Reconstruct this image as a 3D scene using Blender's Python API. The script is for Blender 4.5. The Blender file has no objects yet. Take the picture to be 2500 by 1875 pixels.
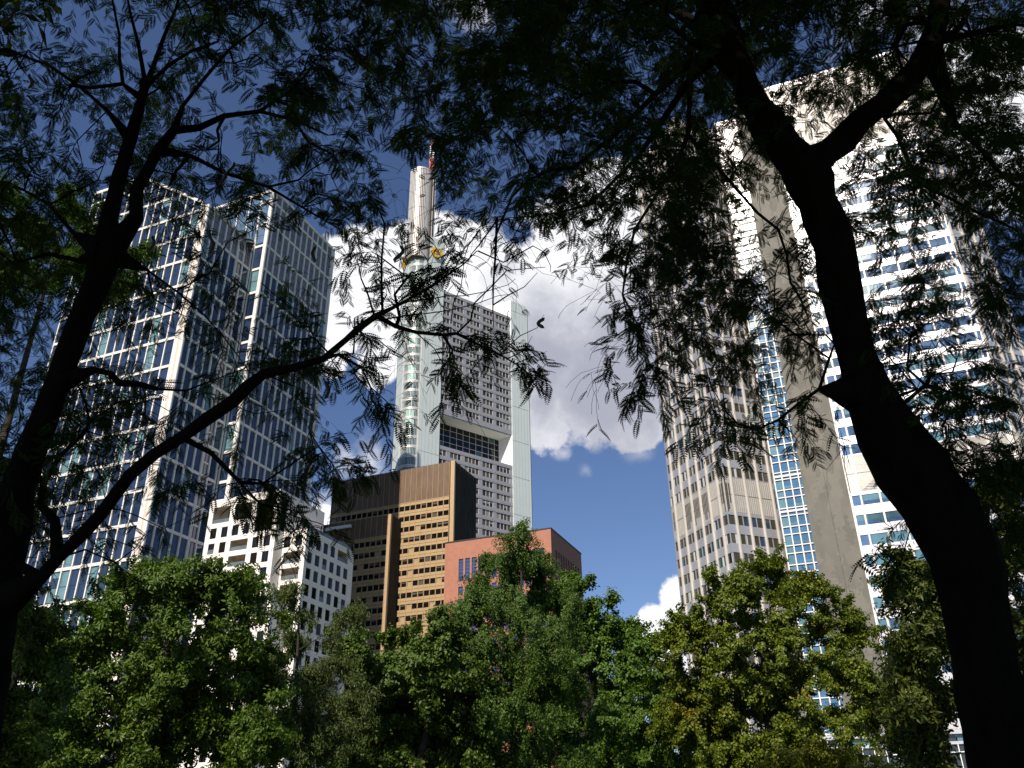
import bpy, math, random
import numpy as np
from math import radians, cos, sin, pi
random.seed(7)
RNG = np.random.default_rng(11)
SC = bpy.context.scene
COL = SC.collection

# ------------------------------------------------------------------ camera
FPX, CX, CY = 2094.0, 1250.0, 937.5            # focal length and centre in photo pixels (2500 x 1875)
_up = np.array([1192.4 - CX, -3000.7 - CY, FPX]); _up /= np.linalg.norm(_up)
_fw = np.array([0, 0, 1.0]); _fw = _fw - _up * (_fw @ _up); _fw /= np.linalg.norm(_fw)
_rt = np.cross(_fw, _up)
if _rt[0] < 0: _rt = -_rt
RW = np.array([_rt, _fw, _up])                   # camera axes (x right, y down, z forward) -> world
CAM = np.array([0.0, 0.0, 1.6])
cd = bpy.data.cameras.new('camera'); cam = bpy.data.objects.new('camera', cd); COL.objects.link(cam)
cd.sensor_width = 36; cd.sensor_fit = 'HORIZONTAL'; cd.lens = FPX / 2500 * 36
cd.clip_start = 0.05; cd.clip_end = 6000
from mathutils import Matrix, Vector
_m = Matrix.Identity(4)
for j, c in enumerate(((1, 0, 0), (0, -1, 0), (0, 0, -1))):
    w = RW @ np.array(c, float)
    for i in range(3): _m[i][j] = w[i]
for i in range(3): _m[i][3] = CAM[i]
cam.matrix_world = _m
SC.camera = cam

# ------------------------------------------------------------------ light and exposure
SUN_AZ, SUN_EL = -114.0, 40.0                    # direction towards the sun, degrees from +x
SKY_STRENGTH = 0.06
SC.view_settings.view_transform = 'Standard'; SC.view_settings.look = 'None'
SC.view_settings.exposure = 0.8; SC.view_settings.gamma = 1
sd = bpy.data.lights.new('sun', 'SUN'); sd.energy = 3.6; sd.angle = radians(0.5); sd.color = (1, 0.90, 0.78)
sun = bpy.data.objects.new('sun', sd); COL.objects.link(sun)
_s = Vector((cos(radians(SUN_AZ)) * cos(radians(SUN_EL)), sin(radians(SUN_AZ)) * cos(radians(SUN_EL)), sin(radians(SUN_EL))))
sun.rotation_euler = _s.to_track_quat('Z', 'Y').to_euler()
sun.location = (0, 0, 60)


def raypx(x, y):
    d = RW @ np.array([x - CX, y - CY, FPX]); return d
def at_depth(x, y, zc):                           # point at depth zc along the optical axis
    return CAM + raypx(x, y) / FPX * zc
def at_dist(x, y, D):                             # point at horizontal distance D
    d = raypx(x, y); return CAM + d * (D / math.hypot(d[0], d[1]))
def project(P):
    c = RW.T @ (np.asarray(P) - CAM)
    return (CX + FPX * c[0] / c[2], CY + FPX * c[1] / c[2], c[2])


W = bpy.data.worlds.new('World'); SC.world = W; W.use_nodes = True
def build_world():
    nt = W.node_tree; N = nt.nodes; L = nt.links; N.clear()
    out = N.new('ShaderNodeOutputWorld'); bg = N.new('ShaderNodeBackground'); bg.inputs[1].default_value = SKY_STRENGTH
    sky = N.new('ShaderNodeTexSky'); sky.sky_type = 'NISHITA'; sky.sun_disc = False
    sky.sun_elevation = radians(SUN_EL); sky.sun_rotation = radians(90 - SUN_AZ)
    sky.air_density = 1.0; sky.dust_density = 0.05; sky.ozone_density = 4.5
    tc = N.new('ShaderNodeTexCoord')
    def math_(op, a, b=None, clamp=False):
        n = N.new('ShaderNodeMath'); n.operation = op; n.use_clamp = clamp
        for k, v in enumerate((a, b)):
            if v is None: continue
            if isinstance(v, (int, float)): n.inputs[k].default_value = v
            else: L.new(v, n.inputs[k])
        return n.outputs[0]
    def noise(scale, detail, rough, vec, w=0.0):
        n = N.new('ShaderNodeTexNoise'); n.noise_dimensions = '4D'
        n.inputs['Scale'].default_value = scale; n.inputs['Detail'].default_value = detail
        n.inputs['Roughness'].default_value = rough; n.inputs['W'].default_value = w
        L.new(vec, n.inputs['Vector']); return n
    def smooth(v, a, b):
        n = N.new('ShaderNodeMapRange'); n.interpolation_type = 'SMOOTHSTEP'
        n.inputs[1].default_value = a; n.inputs[2].default_value = b
        L.new(v, n.inputs[0]); return n.outputs[0]
    d = tc.outputs['Generated']
    n1 = noise(5, 6, 0.58, d)
    sub = N.new('ShaderNodeVectorMath'); sub.operation = 'SUBTRACT'; L.new(n1.outputs['Color'], sub.inputs[0]); sub.inputs[1].default_value = (.5, .5, .5)
    sc_ = N.new('ShaderNodeVectorMath'); sc_.operation = 'SCALE'; L.new(sub.outputs[0], sc_.inputs[0]); sc_.inputs['Scale'].default_value = 0.13
    ad = N.new('ShaderNodeVectorMath'); ad.operation = 'ADD'; L.new(d, ad.inputs[0]); L.new(sc_.outputs[0], ad.inputs[1])
    dd = ad.outputs[0]
    def blobs(lst):
        cur = None
        for (x, y, r, a) in lst:
            c = raypx(x, y); c /= np.linalg.norm(c)
            v = N.new('ShaderNodeVectorMath'); v.operation = 'DISTANCE'; L.new(dd, v.inputs[0]); v.inputs[1].default_value = tuple(c)
            m = math_('MULTIPLY', v.outputs['Value'], -FPX * 0.93 / r)
            m = math_('ADD', m, 1.0)
            m = math_('MULTIPLY', m, a)
            cur = m if cur is None else math_('MAXIMUM', cur, m)
        return cur
    big = blobs([(1120, 665, 120, 1), (960, 760, 130, 1), (1150, 720, 150, 1), (1510, 560, 140, 1), (880, 680, 120, 1), (1010, 650, 105, 1), (900, 670, 90, 1), (860, 760, 100, 1), (1240, 780, 200, 1), (1400, 660, 170, 1), (1560, 640, 200, 1),
                 (1330, 860, 180, 1), (1480, 840, 200, 1), (1620, 860, 170, 1), (1350, 990, 62, .8), (1340, 1010, 50, .8), (800, 850, 60, .8), (930, 870, 70, .8),
                 (780, 700, 60, .8), (1480, 480, 90, .9), (1650, 520, 150, 1), (1590, 1000, 90, .8),
                 (1690, 1500, 70, 1), (1610, 1560, 60, 1), (1700, 1590, 100, 1), (790, 1230, 38, .8), (2480, 330, 150, .8), (2400, 200, 90, .7), (1640, 1560, 50, 1)])
    wisp = blobs([(880, 1110, 75, 1), (820, 1110, 50, 1), (1465, 1050, 42, 1), (1585, 1092, 60, .8), (780, 1210, 70, 1), (1370, 1075, 30, .8), (1100, 10, 90, .9),
                  (1200, 560, 50, .6), (2440, 420, 130, .9), (2300, 130, 120, .8), (1430, 1130, 30, .6), (2150, 60, 120, .7)])
    n2 = noise(13, 9, 0.66, d, 3.0); n3 = noise(7, 5, 0.55, d, 8.0)
    f2 = math_('SUBTRACT', n2.outputs['Fac'], 0.5)
    # unseen cumulus added behind the viewer, for the reflections
    vec = N.new('ShaderNodeSeparateXYZ'); L.new(d, vec.inputs[0])
    behind = smooth(vec.outputs['Y'], 0.35, 0.1)
    n4 = noise(2.2, 6, 0.55, d, 5.0)
    far = math_('MULTIPLY', smooth(n4.outputs['Fac'], 0.60, 0.70), behind)
    b = math_('ADD', big, math_('MULTIPLY', f2, 1.25))
    mb = smooth(b, -0.04, 0.15)
    w_ = math_('ADD', wisp, math_('MULTIPLY', f2, 1.4))
    mw = math_('MULTIPLY', smooth(w_, 0.1, 1.1), 0.75)
    mask = math_('MAXIMUM', math_('MAXIMUM', mb, mw), far)
    # the cloud's own thick grey base and sunny billows
    grey = blobs([(1500, 900, 280, 1.2), (1350, 840, 190, 1.1), (1600, 740, 180, .7), (1330, 960, 100, 1), (1250, 680, 60, .6), (900, 820, 50, .6)])
    g = math_('ADD', grey, math_('MULTIPLY', math_('SUBTRACT', n3.outputs['Fac'], 0.5), 1.6))
    g = math_('ADD', g, math_('MULTIPLY', f2, 1.2))
    gs = smooth(g, -0.25, 0.95)
    mixc = N.new('ShaderNodeMix'); mixc.data_type = 'RGBA'; L.new(gs, mixc.inputs[0])
    k = 1 / SKY_STRENGTH
    mixc.inputs[6].default_value = (0.62 * k, 0.62 * k, 0.64 * k, 1); mixc.inputs[7].default_value = (0.25 * k, 0.26 * k, 0.31 * k, 1)
    hs = N.new('ShaderNodeMix'); hs.data_type = 'RGBA'; hs.blend_type = 'MULTIPLY'; hs.inputs[0].default_value = 1
    L.new(sky.outputs[0], hs.inputs[6]); hs.inputs[7].default_value = (0.93, 0.90, 0.99, 1)
    mx = N.new('ShaderNodeMix'); mx.data_type = 'RGBA'; L.new(mask, mx.inputs[0])
    L.new(hs.outputs[2], mx.inputs[6]); L.new(mixc.outputs[2], mx.inputs[7])
    L.new(mx.outputs[2], bg.inputs[0]); L.new(bg.outputs[0], out.inputs[0])
build_world()

# ------------------------------------------------------------------ materials
def mat(name, col, rough=0.6, metal=0.0, spec=0.5, var=0.1, scale=1.0, bump=0.0, detail=4, coat=0.0, stretch=None):
    m = bpy.data.materials.new(name); m.use_nodes = True; nt = m.node_tree; N = nt.nodes; L = nt.links
    p = N['Principled BSDF']; p.inputs['Roughness'].default_value = rough; p.inputs['Metallic'].default_value = metal
    p.inputs['Specular IOR Level'].default_value = spec
    tc = N.new('ShaderNodeTexCoord'); src = tc.outputs['Object']
    if stretch:
        mp = N.new('ShaderNodeMapping'); mp.inputs['Scale'].default_value = stretch; L.new(src, mp.inputs[0]); src = mp.outputs[0]
    n = N.new('ShaderNodeTexNoise'); n.inputs['Scale'].default_value = scale; n.inputs['Detail'].default_value = detail; n.inputs['Roughness'].default_value = .6
    L.new(src, n.inputs['Vector'])
    r = N.new('ShaderNodeMapRange'); r.inputs[1].default_value = .3; r.inputs[2].default_value = .7
    r.inputs[3].default_value = 1 - var; r.inputs[4].default_value = 1 + var; L.new(n.outputs['Fac'], r.inputs[0])
    mx = N.new('ShaderNodeVectorMath'); mx.operation = 'SCALE'; mx.inputs[0].default_value = col[:3]; L.new(r.outputs[0], mx.inputs['Scale'])
    L.new(mx.outputs[0], p.inputs['Base Color'])
    if bump:
        b = N.new('ShaderNodeBump'); b.inputs['Strength'].default_value = bump; b.inputs['Distance'].default_value = .05
        L.new(n.outputs['Fac'], b.inputs['Height']); L.new(b.outputs[0], p.inputs['Normal'])
    return m

def glass(name, col, rough=0.06, spec=0.8, metal=0.0, wav=0.015):
    """opaque reflecting window glass: dark room, blind or painted sky reflection, slightly uneven pane"""
    m = mat(name, col, rough, metal, spec, var=.25, scale=.35)
    nt = m.node_tree; N = nt.nodes; L = nt.links; p = N['Principled BSDF']
    tc = N.new('ShaderNodeTexCoord'); n = N.new('ShaderNodeTexNoise'); n.inputs['Scale'].default_value = .5; n.inputs['Detail'].default_value = 2
    L.new(tc.outputs['Object'], n.inputs['Vector'])
    b = N.new('ShaderNodeBump'); b.inputs['Strength'].default_value = wav * 10; b.inputs['Distance'].default_value = .03
    L.new(n.outputs['Fac'], b.inputs['Height']); L.new(b.outputs[0], p.inputs['Normal'])
    return m

def leafmat(name, c1, c2, c3=None, amt=0.0, rough=0.5, trans=0.25, spec=.35):
    m = bpy.data.materials.new(name); m.use_nodes = True; nt = m.node_tree; N = nt.nodes; L = nt.links
    p = N['Principled BSDF']; p.inputs['Roughness'].default_value = rough; p.inputs['Specular IOR Level'].default_value = spec
    g = N.new('ShaderNodeNewGeometry'); r = N.new('ShaderNodeValToRGB'); L.new(g.outputs['Random Per Island'], r.inputs[0])
    e = r.color_ramp.elements; e[0].color = (*c1, 1); e[1].color = (*c2, 1)
    out = r.outputs[0]
    if c3:
        tc = N.new('ShaderNodeTexCoord'); n = N.new('ShaderNodeTexNoise'); n.inputs['Scale'].default_value = .7; n.inputs['Detail'].default_value = 3
        L.new(tc.outputs['Object'], n.inputs['Vector'])
        a = N.new('ShaderNodeMapRange'); a.inputs[1].default_value = 1 - amt - .12; a.inputs[2].default_value = 1 - amt + .08
        ad = N.new('ShaderNodeMath'); ad.operation = 'ADD'; L.new(n.outputs['Fac'], ad.inputs[0])
        ml = N.new('ShaderNodeMath'); ml.operation = 'MULTIPLY'; L.new(g.outputs['Random Per Island'], ml.inputs[0]); ml.inputs[1].default_value = .3
        L.new(ml.outputs[0], ad.inputs[1]); L.new(ad.outputs[0], a.inputs[0])
        mx = N.new('ShaderNodeMix'); mx.data_type = 'RGBA'; L.new(a.outputs[0], mx.inputs[0]); L.new(out, mx.inputs[6]); mx.inputs[7].default_value = (*c3, 1)
        out = mx.outputs[2]
    L.new(out, p.inputs['Base Color'])
    t = N.new('ShaderNodeBsdfTranslucent')
    t2 = N.new('ShaderNodeMix'); t2.data_type = 'RGBA'; t2.blend_type = 'MULTIPLY'; t2.inputs[0].default_value = 1; L.new(out, t2.inputs[6]); t2.inputs[7].default_value = (1.3, 1.5, .5, 1)
    L.new(t2.outputs[2], t.inputs[0])
    ms = N.new('ShaderNodeMixShader'); ms.inputs[0].default_value = trans
    L.new(p.outputs[0], ms.inputs[1]); L.new(t.outputs[0], ms.inputs[2]); L.new(ms.outputs[0], N['Material Output'].inputs[0])
    return m

M = {}
M['white_stone'] = mat('white_stone', (.78, .72, .66), .7, var=.05, scale=.6)
M['white_frame'] = mat('white_frame', (.74, .70, .66), .45, var=.05, scale=.3)
M['cream_strip'] = mat('cream_strip', (.66, .52, .42), .6, var=.05)
M['glass_blue'] = glass('glass_blue', (.022, .038, .082))  # blue base carries some of the mirrored sky
M['glass_navy'] = glass('glass_navy', (.012, .02, .045))
M['glass_teal'] = glass('glass_teal', (.12, .22, .25), .25, .5)
M['glass_crown'] = glass('glass_crown', (.10, .16, .24), .1)
M['louvre_grey'] = mat('louvre_grey', (.20, .19, .22), .5, metal=.3, var=.08, scale=.3)
M['dark_metal'] = mat('dark_metal', (.03, .025, .02), .5, metal=.3)
M['dark_screen'] = mat('dark_screen', (.012, .010, .009), .95, spec=.05, var=.2, scale=3)
M['glass_dark'] = glass('glass_dark', (.008, .008, .009), .05, .35)
M['balcony_room'] = mat('balcony_room', (.55, .47, .40), .7)
M['rail_glass'] = glass('rail_glass', (.12, .14, .14), .1, .5)
M['plant_green'] = mat('plant_green', (.05, .1, .02), .6, var=.4, scale=4)
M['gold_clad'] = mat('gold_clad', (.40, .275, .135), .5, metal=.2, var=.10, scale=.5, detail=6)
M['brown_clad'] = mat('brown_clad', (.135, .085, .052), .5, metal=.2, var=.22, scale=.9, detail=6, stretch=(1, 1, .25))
M['brown_shaded'] = mat('brown_shaded', (.05, .045, .036), .95, spec=.05, var=.3, scale=.5, detail=6, stretch=(1, 1, .3))  # dark copy of the cladding, shade of the side walls put into its colour
M['pier_gold'] = mat('pier_gold', (.42, .29, .16), .5, metal=.2, var=.08)
M['red_stone'] = mat('red_stone', (.36, .15, .095), .75, var=.08, scale=.9)
M['red_joint'] = mat('red_joint', (.32, .13, .08), .8)
M['glass_redblue'] = glass('glass_redblue', (.03, .06, .16))
M['comm_panel'] = mat('comm_panel', (.58, .64, .63), .3, metal=.0, var=.03, scale=.2)
M['comm_white'] = mat('comm_white', (.8, .8, .78), .5, var=.03)
M['comm_spandrel'] = mat('comm_spandrel', (.34, .335, .36), .45, metal=.2, var=.06, scale=.5)
M['comm_window'] = glass('comm_window', (.085, .08, .065), .25, .4)
M['comm_window_dark'] = glass('comm_window_dark', (.03, .028, .022), .1, .6)
M['comm_blind'] = mat('comm_blind', (.22, .22, .22), .6)
M['comm_green'] = glass('comm_green', (.04, .11, .11), .08, .8)
M['comm_green_light'] = glass('comm_green_light', (.32, .55, .48), .15, .9)
M['comm_rib'] = mat('comm_rib', (.62, .60, .58), .4, metal=.2)
M['comm_shaft'] = mat('comm_shaft', (.22, .16, .12), .6, metal=.0, var=.12, scale=.25, stretch=(1, 1, .5))
M['joint'] = mat('joint', (.2, .22, .22), .8)
M['mast_red'] = mat('mast_red', (.65, .05, .02), .5)
M['mast_white'] = mat('mast_white', (.75, .75, .75), .5)
M['logo_yellow'] = mat('logo_yellow', (.75, .42, .01), .45, var=.03)
M['logo_side'] = mat('logo_side', (.12, .12, .12), .5)
M['euro_panel'] = mat('euro_panel', (.52, .52, .55), .42, metal=.55, var=.05, scale=.25)
M['euro_col'] = mat('euro_col', (.60, .55, .48), .5, var=.10, scale=.4, stretch=(1, 1, .2), detail=6)
M['euro_louvre'] = mat('euro_louvre', (.46, .44, .41), .5, metal=.3, var=.06)
M['euro_slot'] = mat('euro_slot', (.06, .05, .045), .8)
M['euro_win'] = glass('euro_win', (.03, .055, .10))
M['euro_win_brown'] = glass('euro_win_brown', (.055, .05, .035), .1, .5)
M['euro_win_green'] = glass('euro_win_green', (.03, .07, .06), .08, .6)
M['facade_win_sky'] = glass('facade_win_sky', (.085, .16, .31), .15, .7)  # sky reflection painted into the pane's diffuse blue
M['euro_curtain'] = mat('euro_curtain', (.45, .47, .48), .6)
M['strip_glass'] = glass('strip_glass', (.06, .15, .28), .12, .9)
M['strip_glass_light'] = glass('strip_glass_light', (.09, .20, .26), .2, .7)
M['base_glass'] = glass('base_glass', (.03, .035, .04), .05, .7)
def slabmat():
    m = mat('slab_concrete', (.135, .125, .105), .75, var=.10, scale=.25, detail=8)
    nt = m.node_tree; N = nt.nodes; L = nt.links; p = N['Principled BSDF']
    tc = N.new('ShaderNodeTexCoord'); mp = N.new('ShaderNodeMapping'); mp.inputs['Rotation'].default_value = (0.5, 0.45, 0); mp.inputs['Scale'].default_value = (.9, .9, .42)
    L.new(tc.outputs['Object'], mp.inputs[0])
    wn = N.new('ShaderNodeTexNoise'); wn.inputs['Scale'].default_value = 1.3; wn.inputs['Detail'].default_value = 5; L.new(tc.outputs['Object'], wn.inputs['Vector'])
    wa = N.new('ShaderNodeVectorMath'); wa.operation = 'MULTIPLY_ADD'; L.new(wn.outputs['Color'], wa.inputs[0]); wa.inputs[1].default_value = (1.6, 1.6, 1.6); L.new(mp.outputs[0], wa.inputs[2])
    v = N.new('ShaderNodeTexVoronoi'); v.inputs['Scale'].default_value = .8; L.new(wa.outputs[0], v.inputs['Vector'])
    r = N.new('ShaderNodeMapRange'); r.inputs[1].default_value = .0; r.inputs[2].default_value = 1; r.inputs[3].default_value = .82; r.inputs[4].default_value = 1.28
    L.new(v.outputs['Color'], r.inputs[0])
    old = p.inputs['Base Color'].links[0].from_socket
    s = N.new('ShaderNodeVectorMath'); s.operation = 'SCALE'; L.new(old, s.inputs[0]); L.new(r.outputs[0], s.inputs['Scale']); L.new(s.outputs[0], p.inputs['Base Color'])
    return m
M['slab_concrete'] = slabmat()
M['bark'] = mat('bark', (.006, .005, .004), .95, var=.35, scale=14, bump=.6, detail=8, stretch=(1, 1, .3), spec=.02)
M['bark_mid'] = mat('bark_mid', (.045, .037, .028), .9, var=.35, scale=6, bump=.4, spec=.2)
M['grass'] = mat('grass', (.045, .085, .02), .9, var=.35, scale=.8)
M['path'] = mat('path', (.22, .20, .17), .9, var=.1, scale=2)

# ------------------------------------------------------------------ mesh helpers
def link_mesh(name, verts, faces, mats, midx=None, parent=None, smooth=False, base=None):
    me = bpy.data.meshes.new(name)
    v = np.asarray(verts, np.float32)
    if base is not None: v = v - np.asarray(base, np.float32)
    me.from_pydata(v.tolist(), [], faces)
    for m in mats: me.materials.append(M[m] if isinstance(m, str) else m)
    if midx is not None: me.polygons.foreach_set('material_index', np.asarray(midx, np.int32))
    if smooth: me.polygons.foreach_set('use_smooth', np.ones(len(faces), bool))
    me.update()
    o = bpy.data.objects.new(name, me); COL.objects.link(o)
    if parent is not None: o.parent = parent
    return o

def link_quads(name, verts, nsides, nfaces, mats, parent=None, base=None, smooth=False, faces=None, midx=None):
    """large meshes: every face has nsides corners"""
    me = bpy.data.meshes.new(name)
    v = np.asarray(verts, np.float32)
    if base is not None: v = v - np.asarray(base, np.float32)
    me.vertices.add(len(v)); me.vertices.foreach_set('co', v.ravel())
    idx = np.arange(nsides * nfaces, dtype=np.int32) if faces is None else np.asarray(faces, np.int32).ravel()
    me.loops.add(len(idx)); me.loops.foreach_set('vertex_index', idx)
    me.polygons.add(nfaces)
    me.polygons.foreach_set('loop_start', np.arange(nfaces, dtype=np.int32) * nsides)
    me.polygons.foreach_set('loop_total', np.full(nfaces, nsides, np.int32))
    for m in mats: me.materials.append(M[m] if isinstance(m, str) else m)
    if midx is not None: me.polygons.foreach_set('material_index', np.asarray(midx, np.int32))
    if smooth: me.polygons.foreach_set('use_smooth', np.ones(nfaces, bool))
    me.update(calc_edges=True); me.validate()
    o = bpy.data.objects.new(name, me); COL.objects.link(o)
    if parent is not None: o.parent = parent
    return o

class MB:
    def __init__(s): s.v = []; s.f = []; s.m = []; s.mats = []
    def mi(s, m):
        if m not in s.mats: s.mats.append(m)
        return s.mats.index(m)
    def poly(s, pts, m):
        i = len(s.v); s.v += [tuple(p) for p in pts]; s.f.append(tuple(range(i, i + len(pts)))); s.m.append(s.mi(m))
    def box(s, fr, s0, s1, n0, n1, h0, h1, m):
        P = fr.p; c = [P(a, n, h) for h in (h0, h1) for n in (n0, n1) for a in (s0, s1)]
        i = len(s.v); s.v += c
        for q in ((0, 1, 3, 2), (4, 6, 7, 5), (0, 4, 5, 1), (2, 3, 7, 6), (0, 2, 6, 4), (1, 5, 7, 3)):
            s.f.append(tuple(i + k for k in q)); s.m.append(s.mi(m))
    def prism(s, pts, h0, h1, m, cap=True):
        n = len(pts); i = len(s.v); s.v += [(x, y, h0) for x, y in pts] + [(x, y, h1) for x, y in pts]
        for k in range(n):
            a, b = k, (k + 1) % n
            s.f.append((i + a, i + b, i + n + b, i + n + a)); s.m.append(s.mi(m))
        if cap:
            s.f.append(tuple(i + n + k for k in range(n))); s.m.append(s.mi(m))
            s.f.append(tuple(i + k for k in reversed(range(n)))); s.m.append(s.mi(m))
    def obj(s, name, parent=None, base=None, smooth=False):
        return link_mesh(name, s.v, s.f, s.mats, s.m, parent, smooth, base)

class Frame:
    """facade coordinates: s along the wall, n outwards, h up"""
    def __init__(f, P0, T, N): f.P0 = np.array(P0, float); f.T = np.array(T, float); f.N = np.array(N, float)
    def p(f, s, n, h):
        q = f.P0 + f.T * s + f.N * n; return (q[0], q[1], h)
def dirv(a): return np.array([cos(radians(a)), sin(radians(a))])
U, V = dirv(158), dirv(68)
U2, V2 = dirv(112), dirv(22)
def frL(v): return Frame(V * v, U, -V)          # wall facing the camera-left, s = u
def frR(u): return Frame(U * u, V, -U)          # wall facing right, s = v

def tag(o, label, cat, group=None, kind=None):
    if label: o['label'] = label
    if cat: o['category'] = cat
    if group: o['group'] = group
    if kind: o['kind'] = kind
    return o
def empty(name, loc, label, cat, group=None):
    o = bpy.data.objects.new(name, None); COL.objects.link(o); o.location = tuple(float(x) for x in loc); o.empty_display_size = .5
    return tag(o, label, cat, group)

class Building:
    def __init__(s, name, xy, label, cat='building'):
        s.base = np.array([xy[0], xy[1], 0.0]); s.root = empty(name, s.base, label, cat); s.mb = {}; s.win = {}; s.pieces = []
    def part(s, k):
        return s.mb.setdefault(k, MB())
    def piece(s, k):
        b = MB(); s.pieces.append((k, b, [])); return b
    def pane(s, fr, s0, s1, n, h0, h1, m, t=.06, extra=None, kind='window'):
        b = MB(); b.box(fr, s0, s1, n - t, n, h0, h1, m)
        for e in extra or []: b.box(fr, *e)
        c = fr.p((s0 + s1) / 2, n, (h0 + h1) / 2); x, y, z = project(c)
        x2, y2, z2 = project(fr.p(s0, n, h0)); x3, y3, _ = project(fr.p(s1, n, h1))
        area = abs(x3 - x2) * abs(y3 - y2)
        if z < 0 or x < -20 or x > 2520 or y < -20 or y > 1895: area *= .001
        s.win.setdefault(kind, []).append((area, b))
    def finish(s):
        for k, b in s.mb.items():
            if b.v: b.obj(k, s.root, s.base)
        for k, b, subs in s.pieces:
            if b.v:
                o = b.obj(k, s.root, s.base)
                for kk, bb in subs: bb.obj(kk, o, s.base)
        for kind, lst in s.win.items():
            lst.sort(key=lambda t: -t[0])
            for a, b in lst[:100]: b.obj(kind, s.root, s.base)
            if len(lst) > 100:
                r = MB()
                for a, b in lst[100:]:
                    i = len(r.v); r.v += b.v; r.f += [tuple(i + k for k in q) for q in b.f]; r.m += [r.mi(b.mats[k]) for k in b.m]
                o = r.obj(kind + 's_beyond', s.root, s.base); o['kind'] = 'stuff'

def wall_grid(B, part, fr, ss, hs, is_open, m, depth, pane=None, n=0.0, mfun=None):
    """wall with real openings: ss / hs are break lines, is_open(i, j) tells the cells left open"""
    mb = B.part(part)
    for j in range(len(hs) - 1):
        i = 0
        while i < len(ss) - 1:
            if is_open(i, j):
                s0, s1, h0, h1 = ss[i], ss[i + 1], hs[j], hs[j + 1]; P = fr.p
                mb.poly([P(s0, n, h0), P(s0, n, h1), P(s0, n - depth, h1), P(s0, n - depth, h0)], m)
                mb.poly([P(s1, n, h0), P(s1, n, h1), P(s1, n - depth, h1), P(s1, n - depth, h0)], m)
                mb.poly([P(s0, n, h0), P(s1, n, h0), P(s1, n - depth, h0), P(s0, n - depth, h0)], m)
                mb.poly([P(s0, n, h1), P(s1, n, h1), P(s1, n - depth, h1), P(s0, n - depth, h1)], m)
                if pane: pane(i, j, s0, s1, n - depth, h0, h1)
                i += 1
            else:
                k = i
                while k < len(ss) - 1 and not is_open(k, j): k += 1
                mm = mfun(j) if mfun else m
                mb.poly([fr.p(ss[i], n, hs[j]), fr.p(ss[k], n, hs[j]), fr.p(ss[k], n, hs[j + 1]), fr.p(ss[i], n, hs[j + 1])], mm)
                i = k

def ring(pts, m, mb, h):
    mb.poly([(x, y, h) for x, y in pts], m)
def uv(u, v): p = U * u + V * v; return (p[0], p[1])

# ------------------------------------------------------------------ ground
def ground():
    n = 60; v = []; f = []
    xs = np.concatenate([-np.geomspace(3000, 2, 14), np.linspace(-1, 1, 3), np.geomspace(2, 3000, 14)])
    for a in xs:
        for b in xs: v.append((a, b + 60, 0.0))
    k = len(xs)
    for i in range(k - 1):
        for j in range(k - 1): f.append((i * k + j, (i + 1) * k + j, (i + 1) * k + j + 1, i * k + j + 1))
    o = link_mesh('ground', v, f, ['grass']); o['kind'] = 'structure'; o['label'] = 'park lawn under the trees'
    p = link_mesh('path', [(-40, 7, .004), (40, 9, .004), (40, 12, .004), (-40, 10, .004)], [(0, 1, 2, 3)], ['path']); p['kind'] = 'structure'
ground()

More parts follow.
